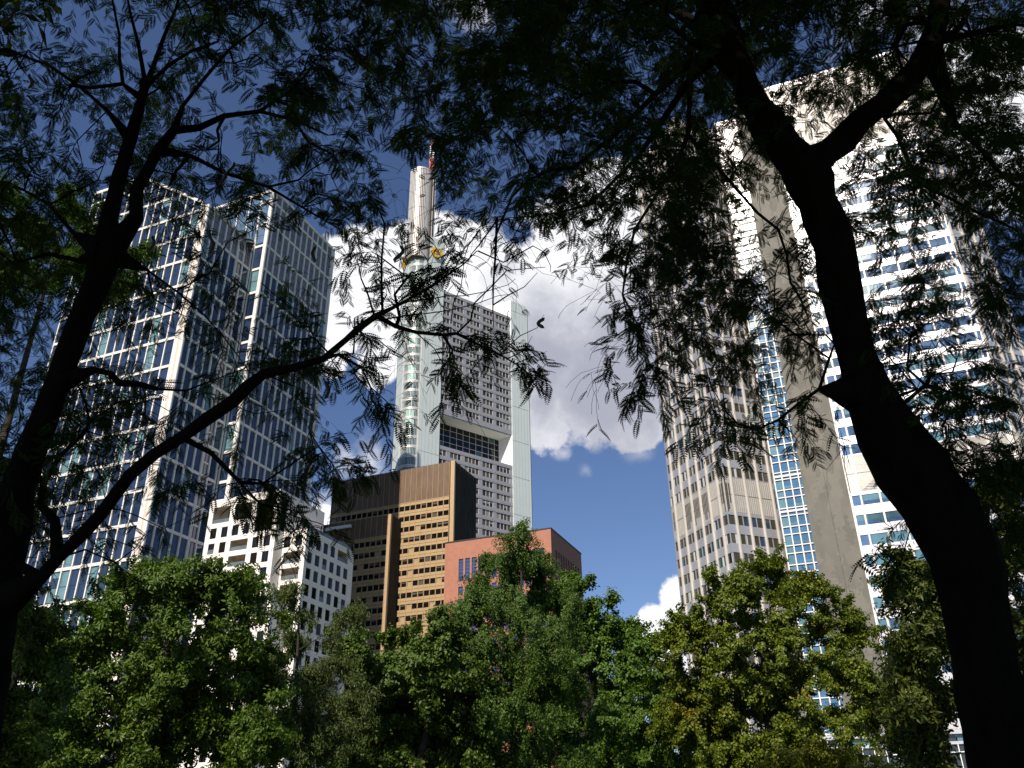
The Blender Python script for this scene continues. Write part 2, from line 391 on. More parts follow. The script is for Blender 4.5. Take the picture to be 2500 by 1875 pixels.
# ------------------------------------------------------------------ 1 white-gridded glass tower, left
def taunus():
    B = Building('office_tower', uv(140.1, 134.9), 'tall glass tower with a white window grid behind the left tree', 'skyscraper')
    rnd = random.Random(3)
    bands = [110.85 + 7.88 * k for k in range(-13, 8)]
    def top_at(u): return min(170.0, 151.0 + max(0, u - 140.1) * .705)
    core = B.part('wall')
    # body set 0.45 m behind the frame
    g = .45
    def rect(u0, u1, v0, v1, h): core.prism([uv(u0, v0), uv(u1, v0), uv(u1, v1), uv(u0, v1)][::-1], 0, h, 'glass_navy')
    rect(136 + g + .1, 186, 154 + g + .1, 186, 150)
    # front block with sloping top
    us = [140.1 + g + .1, 167, 186]
    for a, b in zip(us[:-1], us[1:]):
        ha, hb = top_at(a) - .6, top_at(b) - .6
        P = [(*uv(a, 134.9 + g + .1), 0), (*uv(b, 134.9 + g + .1), 0), (*uv(b, 154.5), 0), (*uv(a, 154.5), 0)]
        Q = [(P[0][0], P[0][1], ha), (P[1][0], P[1][1], hb), (P[2][0], P[2][1], hb), (P[3][0], P[3][1], ha)]
        for q in ([P[0], P[1], Q[1], Q[0]], [P[3], P[2], Q[2], Q[3]], [P[0], P[3], Q[3], Q[0]], [P[1], P[2], Q[2], Q[1]], Q):
            core.poly(q, 'glass_navy')
    fm = B.part('frame')
    def glasspick(lit, h):
        r = rnd.random()
        if h > 152: return 'glass_blue' if rnd.random() < .9 else 'glass_navy'
        return 'glass_teal' if r < (.16 if lit else .05) else ('glass_blue' if r < .86 else 'glass_navy')
    def face(fr, cols, tops, lit, edge=None, louv=None, mw=.34):
        """cols: mullion positions; panes between them, split at the floor bands"""
        for a, b in zip(cols[:-1], cols[1:]):
            t = min(tops(a), tops(b)); lo = [0.0] + [h for h in bands if h > 2 and h < t - 2.5] + [t]
            for k in range(len(lo) - 1):
                h0, h1 = lo[k] + .45, lo[k + 1] - .42
                if k == 0: h0 = .5
                if h1 - h0 < .8: continue
                if louv and (h0 + h1) / 2 > louv:
                    nn = int((h1 - h0) / 2.6) + 1
                    B.pane(fr, a + .2, b - .2, -.33, h0, h1, 'louvre_grey', extra=[(a + .2, b - .2, -.34, -.31, h0 + (h1 - h0) * q / nn, h0 + (h1 - h0) * q / nn + .12, 'dark_metal') for q in range(1, nn)])
                    continue
                mid = (h0 + h1) / 2; g1 = glasspick(lit, h0); g2 = glasspick(lit, h0)
                if rnd.random() < (.62 if lit else .8):
                    g2 = g1
                cut = mid + rnd.choice([-.2, .6, 1.3, -1.2])
                B.pane(fr, a + .2, b - .2, -.33, h0, h1, g1, extra=[(a + .2, b - .2, -.34, -.325, cut, min(h1, cut + rnd.choice([1.6, 2.4, 3])) , g2), (a + .2, b - .2, -.34, -.30, mid - .06, mid + .06, 'glass_navy')])
        for c in cols:
            t = tops(c); fm.box(fr, c - mw / 2, c + mw / 2, -.4, 0.06, 0, t, 'white_frame')
        for h in bands:
            if h < 2: continue
            for a, b in zip(cols[:-1], cols[1:]):
                if h < min(tops(a), tops(b)) - 2.5: fm.box(fr, a + mw / 2, b - mw / 2, -.4, -.03, h - .36, h + .36, 'white_frame')
        for a, b in zip(cols[:-1], cols[1:]):
            ta, tb = tops(a), tops(b); P = fr.p
            q = [P(a, .1, ta - .5), P(b, .1, tb - .5), P(b, .1, tb + .4), P(a, .1, ta + .4)]
            r = [P(a, -.5, ta - .5), P(b, -.5, tb - .5), P(b, -.5, tb + .4), P(a, -.5, ta + .4)]
            fm.poly(q, 'white_frame'); fm.poly([q[0], q[1], r[1], r[0]], 'white_frame'); fm.poly([q[3], q[2], r[2], r[3]], 'white_frame'); fm.poly(r, 'white_frame')
    L = frL(134.9); colsL = [142.75 + 2.81 * k for k in range(16)]
    face(L, colsL, top_at, True)
    # broad corner strip: white outside, cream inside
    fm.box(L, 140.1, 140.95, -.5, .08, 0, 151.3, 'white_frame'); fm.box(L, 140.95, 141.6, -.5, 0.0, 0, 151.5, 'cream_strip'); fm.box(L, 141.6, 142.55, -.5, .08, 0, 152.0, 'white_frame')
    Rf = frR(140.1); colsR = [137.35, 139.98, 142.62, 145.25, 147.9, 150.6, 153.4]
    face(Rf, [135.1] + colsR, lambda v: 151.0, False, louv=142.0)
    for h in bands:                                  # set-in loggia bars next to the notch
        if 10 < h < 145: fm.box(Rf, 148.15, 150.4, -.36, -.2, h + 3.3, h + 3.8, 'white_frame')
    fm.box(Rf, 148.2, 148.45, -.38, .05, 0, 150.5, 'white_frame')
    # notch return and the rear block
    Rt = frL(154.0)
    face(Rt, [136.9, 140.0], lambda u: 170.0, True, mw=.3)
    for a, b in zip([140.2, 144.2, 148.2, 152.2, 156.2, 160.2, 164.2], [144.2, 148.2, 152.2, 156.2, 160.2, 164.2, 168]):
        B.pane(Rt, a + .15, b - .15, -.33, top_at((a + b) / 2) - 1, 169.5, 'glass_crown')
        fm.box(Rt, a - .18, a + .18, -.4, .06, top_at(a) - 2, 170, 'white_frame')
    fm.box(Rt, 136.9, 170, -.5, .1, 169.5, 170.4, 'white_frame')
    fm.box(Rt, 136.0, 136.75, -.5, .1, 0, 170.4, 'white_frame')
    B.pane(Rt, 137.1, 139.85, -.30, 151.6, 169.4, 'glass_crown')
    Rb = frR(136.0); colsB = [155.6 + 2.65 * k for k in range(12)]
    face(Rb, [154.25] + colsB, lambda v: 170.0, False, louv=142.0)
    fm.box(Rb, 185.2, 186.0, -.5, .09, 0, 170.4, 'white_frame')
    # roof slabs
    rf = B.part('roof'); rf.prism([uv(137, 155), uv(185, 155), uv(185, 185), uv(137, 185)][::-1], 150, 168.8, 'glass_crown')
    B.finish()
taunus()

# ------------------------------------------------------------------ 2 white apartment block
def white_block():
    B = Building('apartment_block', uv(101.4, 129.2), 'cream white apartment block with square windows and recessed balconies in front of the gridded tower', 'building')
    rnd = random.Random(5)
    rows = [(56.97 - 3.13 * k, 54.84 - 3.13 * k) for k in range(17)]   # top, bottom of each window row
    def hbreaks(top, n0=0, extra=()):
        hs = {0.0, top}
        for t, b in rows:
            if t < top - .5: hs.add(round(t, 3)); hs.add(round(b, 3))
        for e in extra: hs.add(round(e, 3))
        return sorted(hs)
    def rowof(hs, j):
        mid = (hs[j] + hs[j + 1]) / 2
        for k, (t, b) in enumerate(rows):
            if b < mid < t: return k
        return None
    def pane(fr, curtain=.25, n_=.28):
        def f(i, j, s0, s1, n, h0, h1):
            r = rnd.random(); m = 'dark_screen' if r < .45 else 'glass_dark'
            w = s1 - s0; mid = (s0 + s1) / 2
            ex = [] if m == 'dark_screen' else [(mid - .04, mid + .04, n, n + .05, h0, h1, 'dark_metal'), *([(s0, s1, n + .05, n + .08, h0, h0 + .95, 'rail_glass')] if rnd.random() < .3 else [])]
            B.pane(fr, s0 - .01, s1 + .01, n, h0 - .01, h1 + .01, m, extra=ex)
        return f
    def balcony(fr, s0, s1, n, h0, h1, deep=2.4, furn=True):
        b = B.piece('balcony'); P = fr.p; m = 'balcony_room'
        b.poly([P(s0, n, h0), P(s0, n, h1), P(s0, n - deep, h1), P(s0, n - deep, h0)], m)
        b.poly([P(s1, n, h0), P(s1, n, h1), P(s1, n - deep, h1), P(s1, n - deep, h0)], m)
        b.poly([P(s0, n, h0), P(s1, n, h0), P(s1, n - deep, h0), P(s0, n - deep, h0)], m)
        b.poly([P(s0, n, h1), P(s1, n, h1), P(s1, n - deep, h1), P(s0, n - deep, h1)], m)
        b.poly([P(s0, n - deep, h0), P(s1, n - deep, h0), P(s1, n - deep, h1), P(s0, n - deep, h1)], m)
        w = s1 - s0
        B.pane(fr, s0 + .1, s0 + w * .62, n - deep + .08, h0, h1 - .25, 'glass_dark')
        rl_ = MB(); rl_.box(fr, s0, s1, n - .13, n - .10, h0, h0 + .95, 'rail_glass'); rl_.box(fr, s0, s1, n - .14, n - .09, h0 + .95, h0 + 1.0, 'dark_metal'); B.pieces[-1][2].append(('balustrade', rl_))
        if furn:
            x = s0 + w * .7
            b.box(fr, x, x + .5, n - 1.3, n - .8, h0 + .4, h0 + .48, 'comm_white'); b.box(fr, x, x + .06, n - 1.3, n - .8, h0 + .48, h0 + .95, 'comm_white')
            for dx in (.02, .42): b.box(fr, x + dx, x + dx + .05, n - 1.25, n - 1.2, h0, h0 + .4, 'comm_white')
    D = .15
    # tall block front
    L = frL(129.2)
    wcol = [(102.45, 103.95), (105.1, 106.6), (107.75, 109.2), (110.35, 111.88), (113.0, 114.5), (115.7, 117.2)]
    ss = sorted({101.4, 118.3, 112.7, 117.04, *[x for w in wcol for x in w]})
    top = 63.0; hs = hbreaks(top, extra=(61.35, 57.95, 54.9))
    def col(i): return (ss[i] + ss[i + 1]) / 2
    def opening(i, j):
        c, h = col(i), (hs[j] + hs[j + 1]) / 2
        if 54.9 < h < 61.35 and 102.4 < c < 106.65: return True
        if 57.95 < h < 61.35: return 107.7 < c < 111.9 or 112.6 < c < 117.1
        k = rowof(hs, j)
        if k is None or h > 57: return False
        if 107.7 < c < 111.9 and k in (1, 2, 3, 5, 6, 8): return True   # wide balconies
        return any(a < c < b for a, b in wcol)
    # merged openings are cut as rectangles instead of cell by cell
    holes = [(102.45, 106.6, 54.87, 61.35, 'screen'), (107.75, 111.88, 58.0, 61.3, 'screen'), (113.0, 117.2, 57.95, 61.35, 'balc')]
    for k, (t, b) in enumerate(rows):
        for (a, c) in wcol:
            if a < 106.7 and k == 0: continue
            if k in (1, 2, 3, 5, 6, 8) and 107.7 < a < 111.9: continue
            holes.append((a, c, b, t, 'win'))
        if k in (1, 2, 3, 5, 6, 8): holes.append((107.75, 111.88, b, t, 'balc'))
    cut_wall(B, 'wall', L, 101.4, 118.3, 0, top, holes, 'white_stone', D, pane(L), balcony, rnd)
    # tall block right side
    Rr = frR(101.4)
    holes = [(130.08, 131.9, 54.9, 61.35, 'screen'), (132.75, 134.3, 54.84, 56.97, 'win')]
    cut_wall(B, 'wall', Rr, 129.2, 144.6, 0, top, holes, 'white_stone', D, pane(Rr), balcony, rnd)
    w = B.part('wall')
    w.prism([uv(101.9, 132.6), uv(117.9, 132.6), uv(117.9, 144.6), uv(101.9, 144.6)][::-1], 0, 62.6, 'white_stone')
    w.poly([(*uv(118.3, 129.2), 0), (*uv(118.3, 144.6), 0), (*uv(118.3, 144.6), 63), (*uv(118.3, 129.2), 63)], 'white_stone')
    w.poly([(*uv(101.4, 129.2), 63), (*uv(118.3, 129.2), 63), (*uv(118.3, 144.6), 63), (*uv(101.4, 144.6), 63)], 'white_stone')
    # lower block, right
    L2 = frL(131.7); top2 = 55.0; holes = []
    for k, (t, b) in enumerate(rows[1:], 1):
        if k in (2, 3, 4, 6, 7, 9, 10): holes.append((97.0, 100.9, b - (.1), t, 'balc'))
        else: holes += [(96.95, 98.45, b, t, 'win'), (99.6, 101.1, b, t, 'win')]
    cut_wall(B, 'wall', L2, 96.0, 101.4, 0, top2, holes, 'white_stone', D, pane(L2), balcony, rnd)
    R2 = frR(96.0); wc = [(132.6 + 2.52 * k, 134.15 + 2.52 * k) for k in range(6)]; holes = []
    for k, (t, b) in enumerate(rows[1:], 1):
        for i, (a, c) in enumerate(wc):
            if i >= 4 and k in (1, 5, 6, 8, 9): continue
            if i == 5 and k == 1: continue
            holes.append((a, c, b, t, 'win'))
        if k in (1, 5, 6, 8, 9): holes.append((142.7, 146.7, b, t, 'balc'))
    cut_wall(B, 'wall', R2, 131.7, 148.6, 0, top2, holes, 'white_stone', D, pane(R2), balcony, rnd)
    w.prism([uv(98.6, 134.4), uv(101.6, 134.4), uv(101.6, 148.2), uv(98.6, 148.2)][::-1], 0, 54.6, 'white_stone')
    w.poly([(*uv(96.0, 131.7), 55), (*uv(101.4, 131.7), 55), (*uv(101.4, 148.6), 55), (*uv(96.0, 148.6), 55)], 'white_stone')
    w.poly([(*uv(96.0, 148.6), 0), (*uv(101.4, 148.6), 0), (*uv(101.4, 148.6), 55), (*uv(96.0, 148.6), 55)], 'white_stone')
    # roof terrace: glass balustrade and planting
    rl = B.part('terrace_balustrade')
    rl.box(L2, 96.5, 101.3, -.35, -.31, 55.0, 56.0, 'rail_glass'); rl.box(R2, 132.05, 148.2, -.52, -.48, 55.0, 56.0, 'rail_glass')
    pl = B.part('terrace_plants')
    for k in range(60):
        a = rnd.uniform(132.5, 135.5); s = rnd.uniform(.15, .4); x = rnd.uniform(.8, 1.6)
        P0 = np.array(R2.p(a, -x, 55.6 + rnd.uniform(0, .8)))
        d1 = np.array([rnd.uniform(-1, 1), rnd.uniform(-1, 1), rnd.uniform(-.6, 1)]) * s; d2 = np.array([rnd.uniform(-1, 1), rnd.uniform(-1, 1), rnd.uniform(-.6, .6)]) * s * .4
        pl.poly([P0, P0 + d1 + d2, P0 + d1 * 2, P0 + d1 - d2], 'plant_green')
    # projecting low front block
    L3 = frL(126.9); top3 = 42.5; holes = [(99.6, 103.6, 38.0, 41.1, 'balc')]
    for k in range(6, 17):
        t, b = rows[k]
        if t < 36.8: holes += [(99.5, 101.0, b, t, 'win'), (102.1, 103.6, b, t, 'win')]
    cut_wall(B, 'wall', L3, 98.7, 104.6, 0, top3, holes, 'white_stone', D, pane(L3), balcony, rnd)
    for (a, b, c) in ((98.7, 126.9, 129.1), ):
        w.poly([(*uv(98.7, 126.9), 0), (*uv(98.7, 131.68), 0), (*uv(98.7, 131.68), top3), (*uv(98.7, 126.9), top3)], 'white_stone')
        w.poly([(*uv(104.6, 126.9), 0), (*uv(104.6, 129.19), 0), (*uv(104.6, 129.19), top3), (*uv(104.6, 126.9), top3)], 'white_stone')
        w.poly([(*uv(98.7, 126.9), top3), (*uv(104.6, 126.9), top3), (*uv(104.6, 129.19), top3), (*uv(98.7, 129.19), top3)], 'white_stone')
    B.finish()

def cut_wall(B, part, fr, s0, s1, h0, h1, holes, m, D, pane, balcony=None, rnd=None):
    """solid wall minus rectangular holes; reveals and what fills each hole"""
    mb = B.part(part)
    ss = sorted({s0, s1, *[h[0] for h in holes], *[h[1] for h in holes]}); hs = sorted({h0, h1, *[h[2] for h in holes], *[h[3] for h in holes]})
    ss = [x for x in ss if s0 <= x <= s1]; hs = [x for x in hs if h0 <= x <= h1]
    for j in range(len(hs) - 1):
        hm = (hs[j] + hs[j + 1]) / 2; act = [(a, b) for a, b, c, d, _ in holes if c < hm < d]
        def op(i):
            x = (ss[i] + ss[i + 1]) / 2; return any(a < x < b for a, b in act)
        i = 0
        while i < len(ss) - 1:
            if op(i): i += 1; continue
            k = i
            while k < len(ss) - 1 and not op(k): k += 1
            mb.poly([fr.p(ss[i], 0, hs[j]), fr.p(ss[k], 0, hs[j]), fr.p(ss[k], 0, hs[j + 1]), fr.p(ss[i], 0, hs[j + 1])], m); i = k
    for a, b, c, d, kind in holes:
        P = fr.p; e = D if kind != 'balc' else .25
        for q in ([P(a, 0, c), P(a, 0, d), P(a, -e, d), P(a, -e, c)], [P(b, 0, c), P(b, 0, d), P(b, -e, d), P(b, -e, c)],
                  [P(a, 0, c), P(b, 0, c), P(b, -e, c), P(a, -e, c)], [P(a, 0, d), P(b, 0, d), P(b, -e, d), P(a, -e, d)]):
            mb.poly(q, m)
        if kind == 'balc': balcony(fr, a, b, -.25, c, d)
        elif kind == 'screen': B.pane(fr, a, b, -.18, c, d, 'dark_screen', kind='screen')
        else: pane(0, 0, a, b, -D, c, d)
white_block()

# ------------------------------------------------------------------ 3 brown office block
def brown():
    B = Building('brown_office_block', uv(113.5, 230.8), 'bronze brown office block with strip windows and blank top band, below the tallest tower', 'building')
    rnd = random.Random(8)
    def strip(fr, s0, s1, topblank, H, firsttop, pitch=3.53, wh=1.65, ns=(0, 2.0), piers=None, mtop='brown_clad'):
        n = int((firsttop) / pitch); rows = [(firsttop - pitch * k, firsttop - wh - pitch * k) for k in range(n)]
        w = B.part('wall'); cols = np.arange(s0 + ns[0], s1, ns[1])
        holes = []
        for t, b in rows:
            for c in cols:
                if c + ns[1] <= s1 + .01: holes.append((c + .14, c + ns[1] - .14, b, t, 'win'))
        def pane(i, j, a, b, nn, h0, h1):
            r = rnd.random(); m = 'glass_dark' if r < .8 else ('comm_window' if r < .9 else 'gold_blind')
            ex = []
            if m == 'glass_dark' and rnd.random() < .5:
                hh = h1 - rnd.choice([.25, .5, .8]); ex = [(a, b, nn, nn + .01, hh, h1, 'comm_window')]
            B.pane(fr, a - .01, b + .01, nn, h0 - .01, h1 + .01, m, extra=ex)
        cut_wall(B, 'wall', fr, s0, s1, 0, topblank, holes, 'gold_clad', .25, pane)
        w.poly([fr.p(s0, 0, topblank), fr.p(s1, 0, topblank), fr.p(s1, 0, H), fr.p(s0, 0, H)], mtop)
        tr = B.part('facade_fin')
        for c in cols: tr.box(fr, c - .05, c + .05, 0.0, .12, 0, H, 'pier_gold')
        for t, b in rows: tr.box(fr, s0, s1, 0.0, .04, (t + b) / 2 + pitch / 2 - .04, (t + b) / 2 + pitch / 2 + .04, 'brown_clad')
    M['gold_blind'] = mat('gold_blind', (.32, .24, .13), .6, var=.05)
    L = frL(230.8); strip(L, 115.3, 159.6, 98.5, 110.1, 97.3)
    w = B.part('wall')
    w.box(L, 114.9, 115.3, -.9, -.5, 0, 110.0, 'brown_shaded')
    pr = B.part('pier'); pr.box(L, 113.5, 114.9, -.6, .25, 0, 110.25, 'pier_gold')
    w.prism([uv(113.51, 231.4), uv(159.5, 231.4), uv(159.5, 247.4), uv(113.51, 247.4)][::-1], 0, 110.05, 'brown_shaded')
    fins = B.part('side_joint')
    for v in np.arange(233, 247, 2.0): fins.box(frR(113.5), v - .04, v + .04, 0, .06, 0, 110, 'dark_metal')
    # front wing
    L2 = frL(224.5); strip(L2, 133.4, 163.4, 86.2, 92.7, 84.9)
    pr.box(L2, 132.3, 133.3, -.6, .25, 0, 92.8, 'pier_gold')
    w.prism([uv(132.31, 225.1), uv(163.4, 225.1), uv(163.4, 230.75), uv(132.31, 230.75)][::-1], 0, 92.65, 'brown_shaded')
    w.prism([uv(163.5, 226.5), uv(172, 226.5), uv(172, 240), uv(163.5, 240)][::-1], 0, 93.5, 'brown_shaded')
    # roof edge bits
    r = B.part('roof_railing')
    for k in range(12): r.box(L, 119 + k * 3.2, 119.08 + k * 3.2, -1.2, -1.12, 110.1, 110.75, 'dark_metal')
    r.box(L, 119, 154.3, -1.2, -1.14, 110.7, 110.78, 'dark_metal')
    B.finish()
    # white facade-cleaning cradle hanging before the shaded wing
    e = empty('cleaning_cradle', (*uv(151, 223.3), 90.2), 'long white facade cradle hanging against the shaded brown wall', 'cradle')
    b = MB(); b.box(L2, 146.5, 156.2, .35, 1.1, 90.2, 90.35, 'comm_white'); b.box(L2, 146.5, 156.2, 1.05, 1.1, 90.35, 91.2, 'comm_white'); b.box(L2, 146.5, 156.2, .35, .4, 90.35, 91.2, 'comm_white')
    b.obj('platform', e, (*uv(151, 223.3), 90.2))
    for a in (147.2, 155.4):
        b = MB(); b.box(L2, a, a + .1, .7, .8, 91.2, 93.4, 'dark_metal'); b.box(L2, a, a + .1, -1, .8, 93.4, 93.5, 'dark_metal'); b.obj('hanger', e, (*uv(151, 223.3), 90.2))
brown()

# ------------------------------------------------------------------ 4 red building
def red():
    B = Building('red_stone_building', uv(68, 192.4), 'salmon red stone building with tall narrow windows right of the brown block', 'building')
    rnd = random.Random(2)
    H = 69.4; L = frL(192.4); holes = []
    rows = [(64.8, 59.0), (57.7, 55.6), (54.6, 52.3), (51.3, 49.0), (48.0, 45.7), (44.7, 42.4), (41.4, 39.1), (38, 35.8), (34.6, 32.4), (31, 29)]
    def pane(fr):
        def f(i, j, a, b, n, h0, h1):
            ex = [(a, b, n, n + .05, h0 + (h1 - h0) * .36, h0 + (h1 - h0) * .36 + .12, 'dark_metal')]
            if rnd.random() < .6: ex.append((a + .1, b - .1, n, n + .02, h0 + .1, h0 + (h1 - h0) * .33, 'comm_window'))
            B.pane(fr, a, b, n, h0, h1, 'glass_redblue', extra=ex)
        return f
    for t, b in rows:
        for k in range(13): a = 91.7 - 1.82 * k; holes.append((a, a + 1.32, b, t, 'win'))
    cut_wall(B, 'wall', L, 68, 97, 0, H, holes, 'red_stone', .25, pane(L))
    Rr = frR(68.0); holes = []
    for t, b in rows[:8]:
        for k in range(10): a = 195.4 + 1.9 * k; holes.append((a, a + 1.2, b, t, 'win'))
    cut_wall(B, 'wall', Rr, 192.4, 216.2, 0, H, holes, 'red_stone', .25, pane(Rr))
    w = B.part('wall'); w.prism([uv(68.3, 192.7), uv(97, 192.7), uv(97, 216), uv(68.3, 216)][::-1], 0, H - .05, 'red_stone')
    j = B.part('joint_line')
    for h in np.arange(2, H, .9): j.box(L, 68, 97, 0, .004, h, h + .03, 'red_joint'); j.box(Rr, 192.4, 216.2, 0, .004, h, h + .03, 'red_joint')
    c = B.part('coping'); c.box(L, 67.9, 97, -.4, .12, H, H + .3, 'dark_metal'); c.box(Rr, 192.4, 216.3, -.4, .12, H, H + .3, 'dark_metal')
    c.box(frL(217), 68, 97, 0, .5, 0, 1, 'dark_metal')
    B.finish()
red()

# ------------------------------------------------------------------ 5 three-sided tower with mast
def commerz():
    F = dirv(38); Nn = np.array([F[1], -F[0]]); n0 = -238.43
    fr = Frame(Nn * n0, F, Nn)
    B = Building('three_sided_tower', fr.p(143.5, 0, 0)[:2], 'tallest tower, pale green panels and rounded glass corner under a ribbed shaft with a mast', 'skyscraper')
    rnd = random.Random(4)
    w = B.part('wall')
    # office face between the two fins
    fl = 3.72; roof = 193.9
    rows = []
    t = 192.65
    while t > 10:
        rows.append(t); t -= fl
    def facade(f0, f1, hlo, hhi):
        # window strips recessed behind spandrels
        sel = [r for r in rows if hlo + .3 < r - 2.3 and r < hhi - .2]
        edges = hhi
        for r in sel:
            w.box(fr, f0, f1, -.5, 0, r, edges, 'comm_spandrel'); edges = r - 2.25
            c = f0 + .25; k = 0
            while c < f1 - .2:
                wd = 1.56 if k % 9 not in (2, 6) else 1.75
                b = min(c + wd, f1 - .05)
                if k % 9 in (2, 6): B.pane(fr, c + .05, b - .05, -.22, r - 2.25, r, 'comm_spandrel', t=.2, kind='panel') if False else w.box(fr, c + .05, b - .05, -.4, -.10, r - 2.25, r, 'comm_spandrel')
                else:
                    q = rnd.random(); m = 'comm_window' if q < .66 else ('comm_window_dark' if q < .92 else 'comm_blind')
                    hh = r - rnd.choice([0, 0, 0, 0, 0, 0, .7, 1.2])
                    B.pane(fr, c + .07, b - .07, -.30, r - 2.25, r, 'comm_window_dark' if hh < r else m, extra=[(c + .07, b - .07, -.30, -.285, hh, r, 'comm_blind')] if hh < r else None)
                    w.box(fr, b - .07, b + .07, -.36, -.14, r - 2.25, r, 'comm_rib')
                c += wd; k += 1
        w.box(fr, f0, f1, -.5, 0, hlo, edges, 'comm_spandrel')
        for r in sel: w.box(fr, f0, f1, 0, .05, r + .55, r + .62, 'comm_rib')
    facade(152.55, 185.85, 140.0, roof); facade(152.55, 185.85, 0, 127.2)
    # garden opening
    dp = 6.5
    w.box(fr, 152.55, 186, -dp - 20, -.55, 139.6, 140.4, 'comm_white')
    w.box(fr, 152.55, 186, -dp - 1, -.02, 126.6, 127.15, 'comm_white')
    c = 152.6
    while c < 183.5:
        for a, b in ((127.2, 129.8), (129.8, 132.4), (132.4, 135.0), (135.0, 137.4), (137.4, 139.6)):
            B.pane(fr, c + .06, c + 2.9, -dp + (0), a + .06, b - .06, 'comm_green' if rnd.random() < .25 else 'glass_dark', kind='garden_window')
        B.part('garden_frame').box(fr, c - .06, c + .06, -dp - .1, -dp + .15, 127.2, 139.6, 'comm_rib'); c += 2.96
    gf = B.part('garden_frame')
    for h in (129.8, 132.4, 135.0, 137.4): gf.box(fr, 152.6, 185, -dp - .1, -dp + .1, h - .06, h + .06, 'comm_rib')
    w.box(fr, 152.55, 186.5, -dp - 1.0, -dp - .3, 127.15, 139.6, 'glass_dark')
    # roof behind the office face
    w.box(fr, 152.55, 185.85, -14, -.5, 0, 126, 'comm_spandrel'); w.box(fr, 152.55, 185.85, -14, -.5, 140.5, roof - .3, 'comm_spandrel')
    # left fin (towards the office face) and its joints
    def joints(frm, a, b, h0, h1, mb):
        for h in np.arange(h0 + 3.72, h1, 3.72 * 4): mb.box(frm, a, b, 0, .03, h, h + .12, 'joint')
        for s in np.arange(a + 1.5, b - .5, 1.5): mb.box(frm, s - .02, s + .02, 0, .02, h0, h1, 'joint')
    fin = B.part('fin'); fin.box(fr, 143.5, 152.5, -3.5, .35, 0, 217.0, 'comm_panel')
    j = B.part('panel_joint'); fr35 = Frame(fr.P0 + fr.N * .35, fr.T, fr.N); joints(fr35, 143.5, 152.5, 0, 217, j)
    fin2 = B.part('fin'); fin2.box(fr, 185.9, 194.0, -4.0, .35, 0, 202.0, 'comm_panel'); joints(fr35, 185.9, 194.0, 0, 202, j)
    # right core: bright left flank, rounded dark edge
    fa = dirv(128); sd = MB()
    a0 = np.array(fr.p(185.9, .35, 0)[:2]); b0 = np.array(fr.p(194.0, .35, 0)[:2])
    wdir = dirv(158)
    w.prism([tuple(a0 - F * .0 + np.array([0.002, .002])), tuple(a0 + wdir * 17), tuple(b0 + wdir * 22), tuple(b0 + dirv(128) * 3)], 180, 202.0, 'comm_white')
    # return wall of the garden opening, lit
    w.poly([fr.p(185.88, .3, 127.2), fr.p(184.3, -dp, 127.2), fr.p(184.3, -dp, 140), fr.p(185.88, .3, 140)], 'comm_white')
    rc = []
    c0 = np.array(fr.p(194.0, .35 - 1.8, 0)[:2])
    for k in range(9):
        t = radians(90 * k / 8); rc.append(tuple(c0 + Nn * 1.8 * cos(t) + F * 1.8 * sin(t)))
    rc += [tuple(c0 + F * 1.8 - Nn * 20), tuple(c0 - Nn * 20)]
    B.part('rounded_edge').prism(rc[::-1], 0, 201.2, 'dark_metal')
    B.part('rounded_edge').box(fr, 194.0, 194.6, -1.0, .36, 0, 201.4, 'comm_panel')
    # rounded glass corner
    d1 = -F; d2 = dirv(112)
    Q1 = np.array(fr.p(143.5, 0, 0)[:2]); r_ = 4.1; t_ = r_ * math.tan(radians(53))
    Wc = Q1 + d1 * t_; Q2 = Wc + d2 * t_; cen = Q1 - Nn * r_
    a1 = math.atan2(*(Q1 - cen)[::-1]); a2 = math.atan2(*(Q2 - cen)[::-1])
    while a2 > a1: a2 -= 2 * pi
    def arc(r, n=14): return [cen + r * np.array([cos(a1 + (a2 - a1) * k / n), sin(a1 + (a2 - a1) * k / n)]) for k in range(n + 1)]
    NA = 14; out = arc(r_, NA)
    gw = B.part('corner_frame')
    htop = 206.0
    body = [tuple(p) for p in arc(r_ - .35, NA)] + [tuple(Q2 + d2 * 9 + dirv(22) * 3), tuple(Q1 + F * 5 - Nn * 3)]
    B.part('corner_core').prism(body, 0, htop, 'glass_dark')
    h = htop - .6; k = 0
    while h > 20:
        h1, h0 = h, h - 2.75
        lightfloor = k in (2, 5, 9, 10, 13, 14, 18, 19, 25)
        for i in range(NA):
            p, q = out[i], out[i + 1]; T = (q - p) / np.linalg.norm(q - p); Nq = np.array([T[1], -T[0]])
            if Nq @ (p - cen) < 0: Nq = -Nq
            f2 = Frame(p, T, Nq); L_ = np.linalg.norm(q - p)
            m = 'comm_green_light' if lightfloor and 2 < i < 9 else 'comm_green'
            B.pane(f2, .05, L_ - .05, -.12, h0, h1, m, t=.1, kind='corner_window')
            gw.box(f2, -.05, .05, -.2, .04, h0, h1, 'comm_rib')
            gw.box(f2, 0, L_, -.25, .06, h0 - .97, h0, 'comm_rib')
            gw.box(f2, 0, L_, .06, .09, h0 - .55, h0 - .45, 'joint')
        h -= 3.72; k += 1
    # pale edge pier next to the glass, and the left fin
    fin.box(fr, 143.25, 143.5, -1, .2, 0, 206, 'comm_rib')
    fl_ = Frame(Q2, d2, np.array([-d2[1], d2[0]]))
    if fl_.N @ (Q2 - cen) < 0: fl_.N = -fl_.N
    fin.box(fl_, 0.0, 9.0, -.5, .3, 0, 217, 'comm_panel'); joints(Frame(fl_.P0 + fl_.N * .3, d2, fl_.N), 0, 9, 0, 217, j)
    fin.box(fl_, 9.0, 10.5, -3, .1, 0, 205, 'dark_metal')
    # ribbed shaft
    ts = []
    c2 = np.array(at_dist(1026, 500, 281.0)[:2]); R2_ = 4.4
